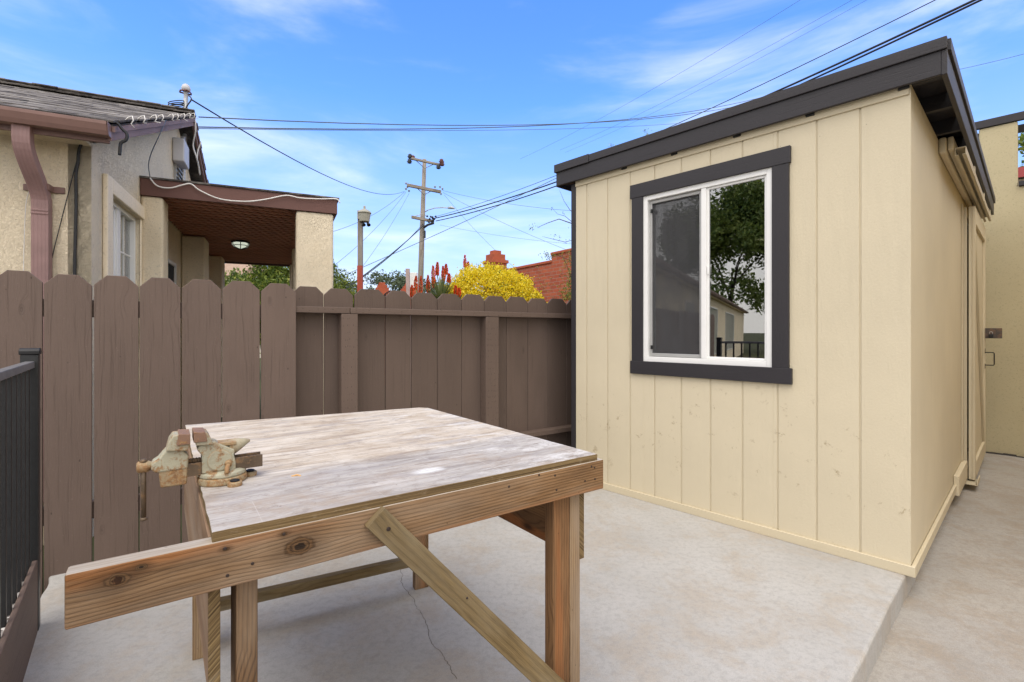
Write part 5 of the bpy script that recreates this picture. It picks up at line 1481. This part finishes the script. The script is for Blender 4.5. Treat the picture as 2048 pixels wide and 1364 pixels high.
# ------------------------------------------------------------------ camera, light, world
cam=bpy.data.cameras.new('camera'); co=bpy.data.objects.new('camera',cam); COL.objects.link(co)
co.location=(0,0,CAMH); co.rotation_euler=(PI/2,0,0)
cam.sensor_width=36; cam.lens=F/2048*36; cam.shift_y=-(682-HY)/2048; cam.clip_start=.02; cam.clip_end=2000
sc.camera=co
EL=math.radians(63); AZ=math.radians(188)   # azimuth from +Y, clockwise: behind left
sd=V((math.sin(AZ)*math.cos(EL),math.cos(AZ)*math.cos(EL),math.sin(EL)))
sun=bpy.data.lights.new('sun','SUN'); sun.energy=1.15; sun.angle=math.radians(50); sun.color=(1,.92,.80)
so=bpy.data.objects.new('sun',sun); COL.objects.link(so); so.rotation_euler=sd.to_track_quat('Z','Y').to_euler(); so.location=(0,0,30)
w=bpy.data.worlds.new('World'); sc.world=w; w.use_nodes=True; nt=w.node_tree; nt.nodes.clear()
out=nt.nodes.new('ShaderNodeOutputWorld'); bg=nt.nodes.new('ShaderNodeBackground'); sky=nt.nodes.new('ShaderNodeTexSky')
sky.sky_type='NISHITA'; sky.sun_disc=False; sky.sun_elevation=EL; sky.sun_rotation=AZ; sky.air_density=1.0; sky.dust_density=0; sky.ozone_density=5.0
tcn=nt.nodes.new('ShaderNodeTexCoord'); mp=nt.nodes.new('ShaderNodeMapping'); mp.inputs['Scale'].default_value=(1.2,1.8,5.5)
nt.links.new(tcn.outputs['Generated'],mp.inputs[0])
nz=nt.nodes.new('ShaderNodeTexNoise'); nz.inputs['Scale'].default_value=1.5; nz.inputs['Detail'].default_value=7; nz.inputs['Roughness'].default_value=.55; nz.inputs['Distortion'].default_value=.4
nt.links.new(mp.outputs[0],nz.inputs['Vector'])
cr=nt.nodes.new('ShaderNodeValToRGB'); cr.color_ramp.interpolation='EASE'; cr.color_ramp.elements[0].position=.40; cr.color_ramp.elements[0].color=(0,0,0,1); cr.color_ramp.elements[1].position=1.0; cr.color_ramp.elements[1].color=(.85,.85,.85,1)
sx=nt.nodes.new('ShaderNodeVectorMath'); sx.operation='DOT_PRODUCT'; nt.links.new(tcn.outputs['Generated'],sx.inputs[0]); sx.inputs[1].default_value=(0,.93,.36)
mr=nt.nodes.new('ShaderNodeMapRange'); mr.inputs['From Min'].default_value=.68; mr.inputs['From Max'].default_value=-.1; mr.inputs['To Min'].default_value=0; mr.inputs['To Max'].default_value=1.0; nt.links.new(sx.outputs['Value'],mr.inputs['Value'])  # thick cloud cover added outside the view as soft white fill light
ad_=nt.nodes.new('ShaderNodeMath'); ad_.operation='ADD'; nt.links.new(nz.outputs[0],ad_.inputs[0]); nt.links.new(mr.outputs[0],ad_.inputs[1])
nt.links.new(ad_.outputs[0],cr.inputs[0])
mx=nt.nodes.new('ShaderNodeMix'); mx.data_type='RGBA'; nt.links.new(cr.outputs[0],mx.inputs[0]); hs=nt.nodes.new('ShaderNodeHueSaturation'); hs.inputs['Saturation'].default_value=1.2; hs.inputs['Hue'].default_value=.51; hs.inputs['Value'].default_value=1.4; nt.links.new(sky.outputs[0],hs.inputs['Color']); 
sz=nt.nodes.new('ShaderNodeSeparateXYZ'); nt.links.new(tcn.outputs['Generated'],sz.inputs[0])
hzr=nt.nodes.new('ShaderNodeMapRange'); hzr.inputs['From Min'].default_value=.0; hzr.inputs['From Max'].default_value=.42; hzr.inputs['To Min'].default_value=.95; hzr.inputs['To Max'].default_value=0; nt.links.new(sz.outputs[2],hzr.inputs['Value'])
hm=nt.nodes.new('ShaderNodeMix'); hm.data_type='RGBA'; nt.links.new(hzr.outputs[0],hm.inputs[0]); nt.links.new(hs.outputs[0],hm.inputs[6]); hm.inputs[7].default_value=(2.0,2.35,3.5,1)
nt.links.new(hm.outputs[2],mx.inputs[6]); mx.inputs[7].default_value=(7.2,6.8,6.3,1)
nt.links.new(mx.outputs[2],bg.inputs[0]); bg.inputs[1].default_value=.15
nt.links.new(bg.outputs[0],out.inputs[0])
vs_=sc.view_settings; vs_.view_transform='Standard'; vs_.look='None'; vs_.gamma=1; vs_.use_curve_mapping=False; vs_.exposure=.80
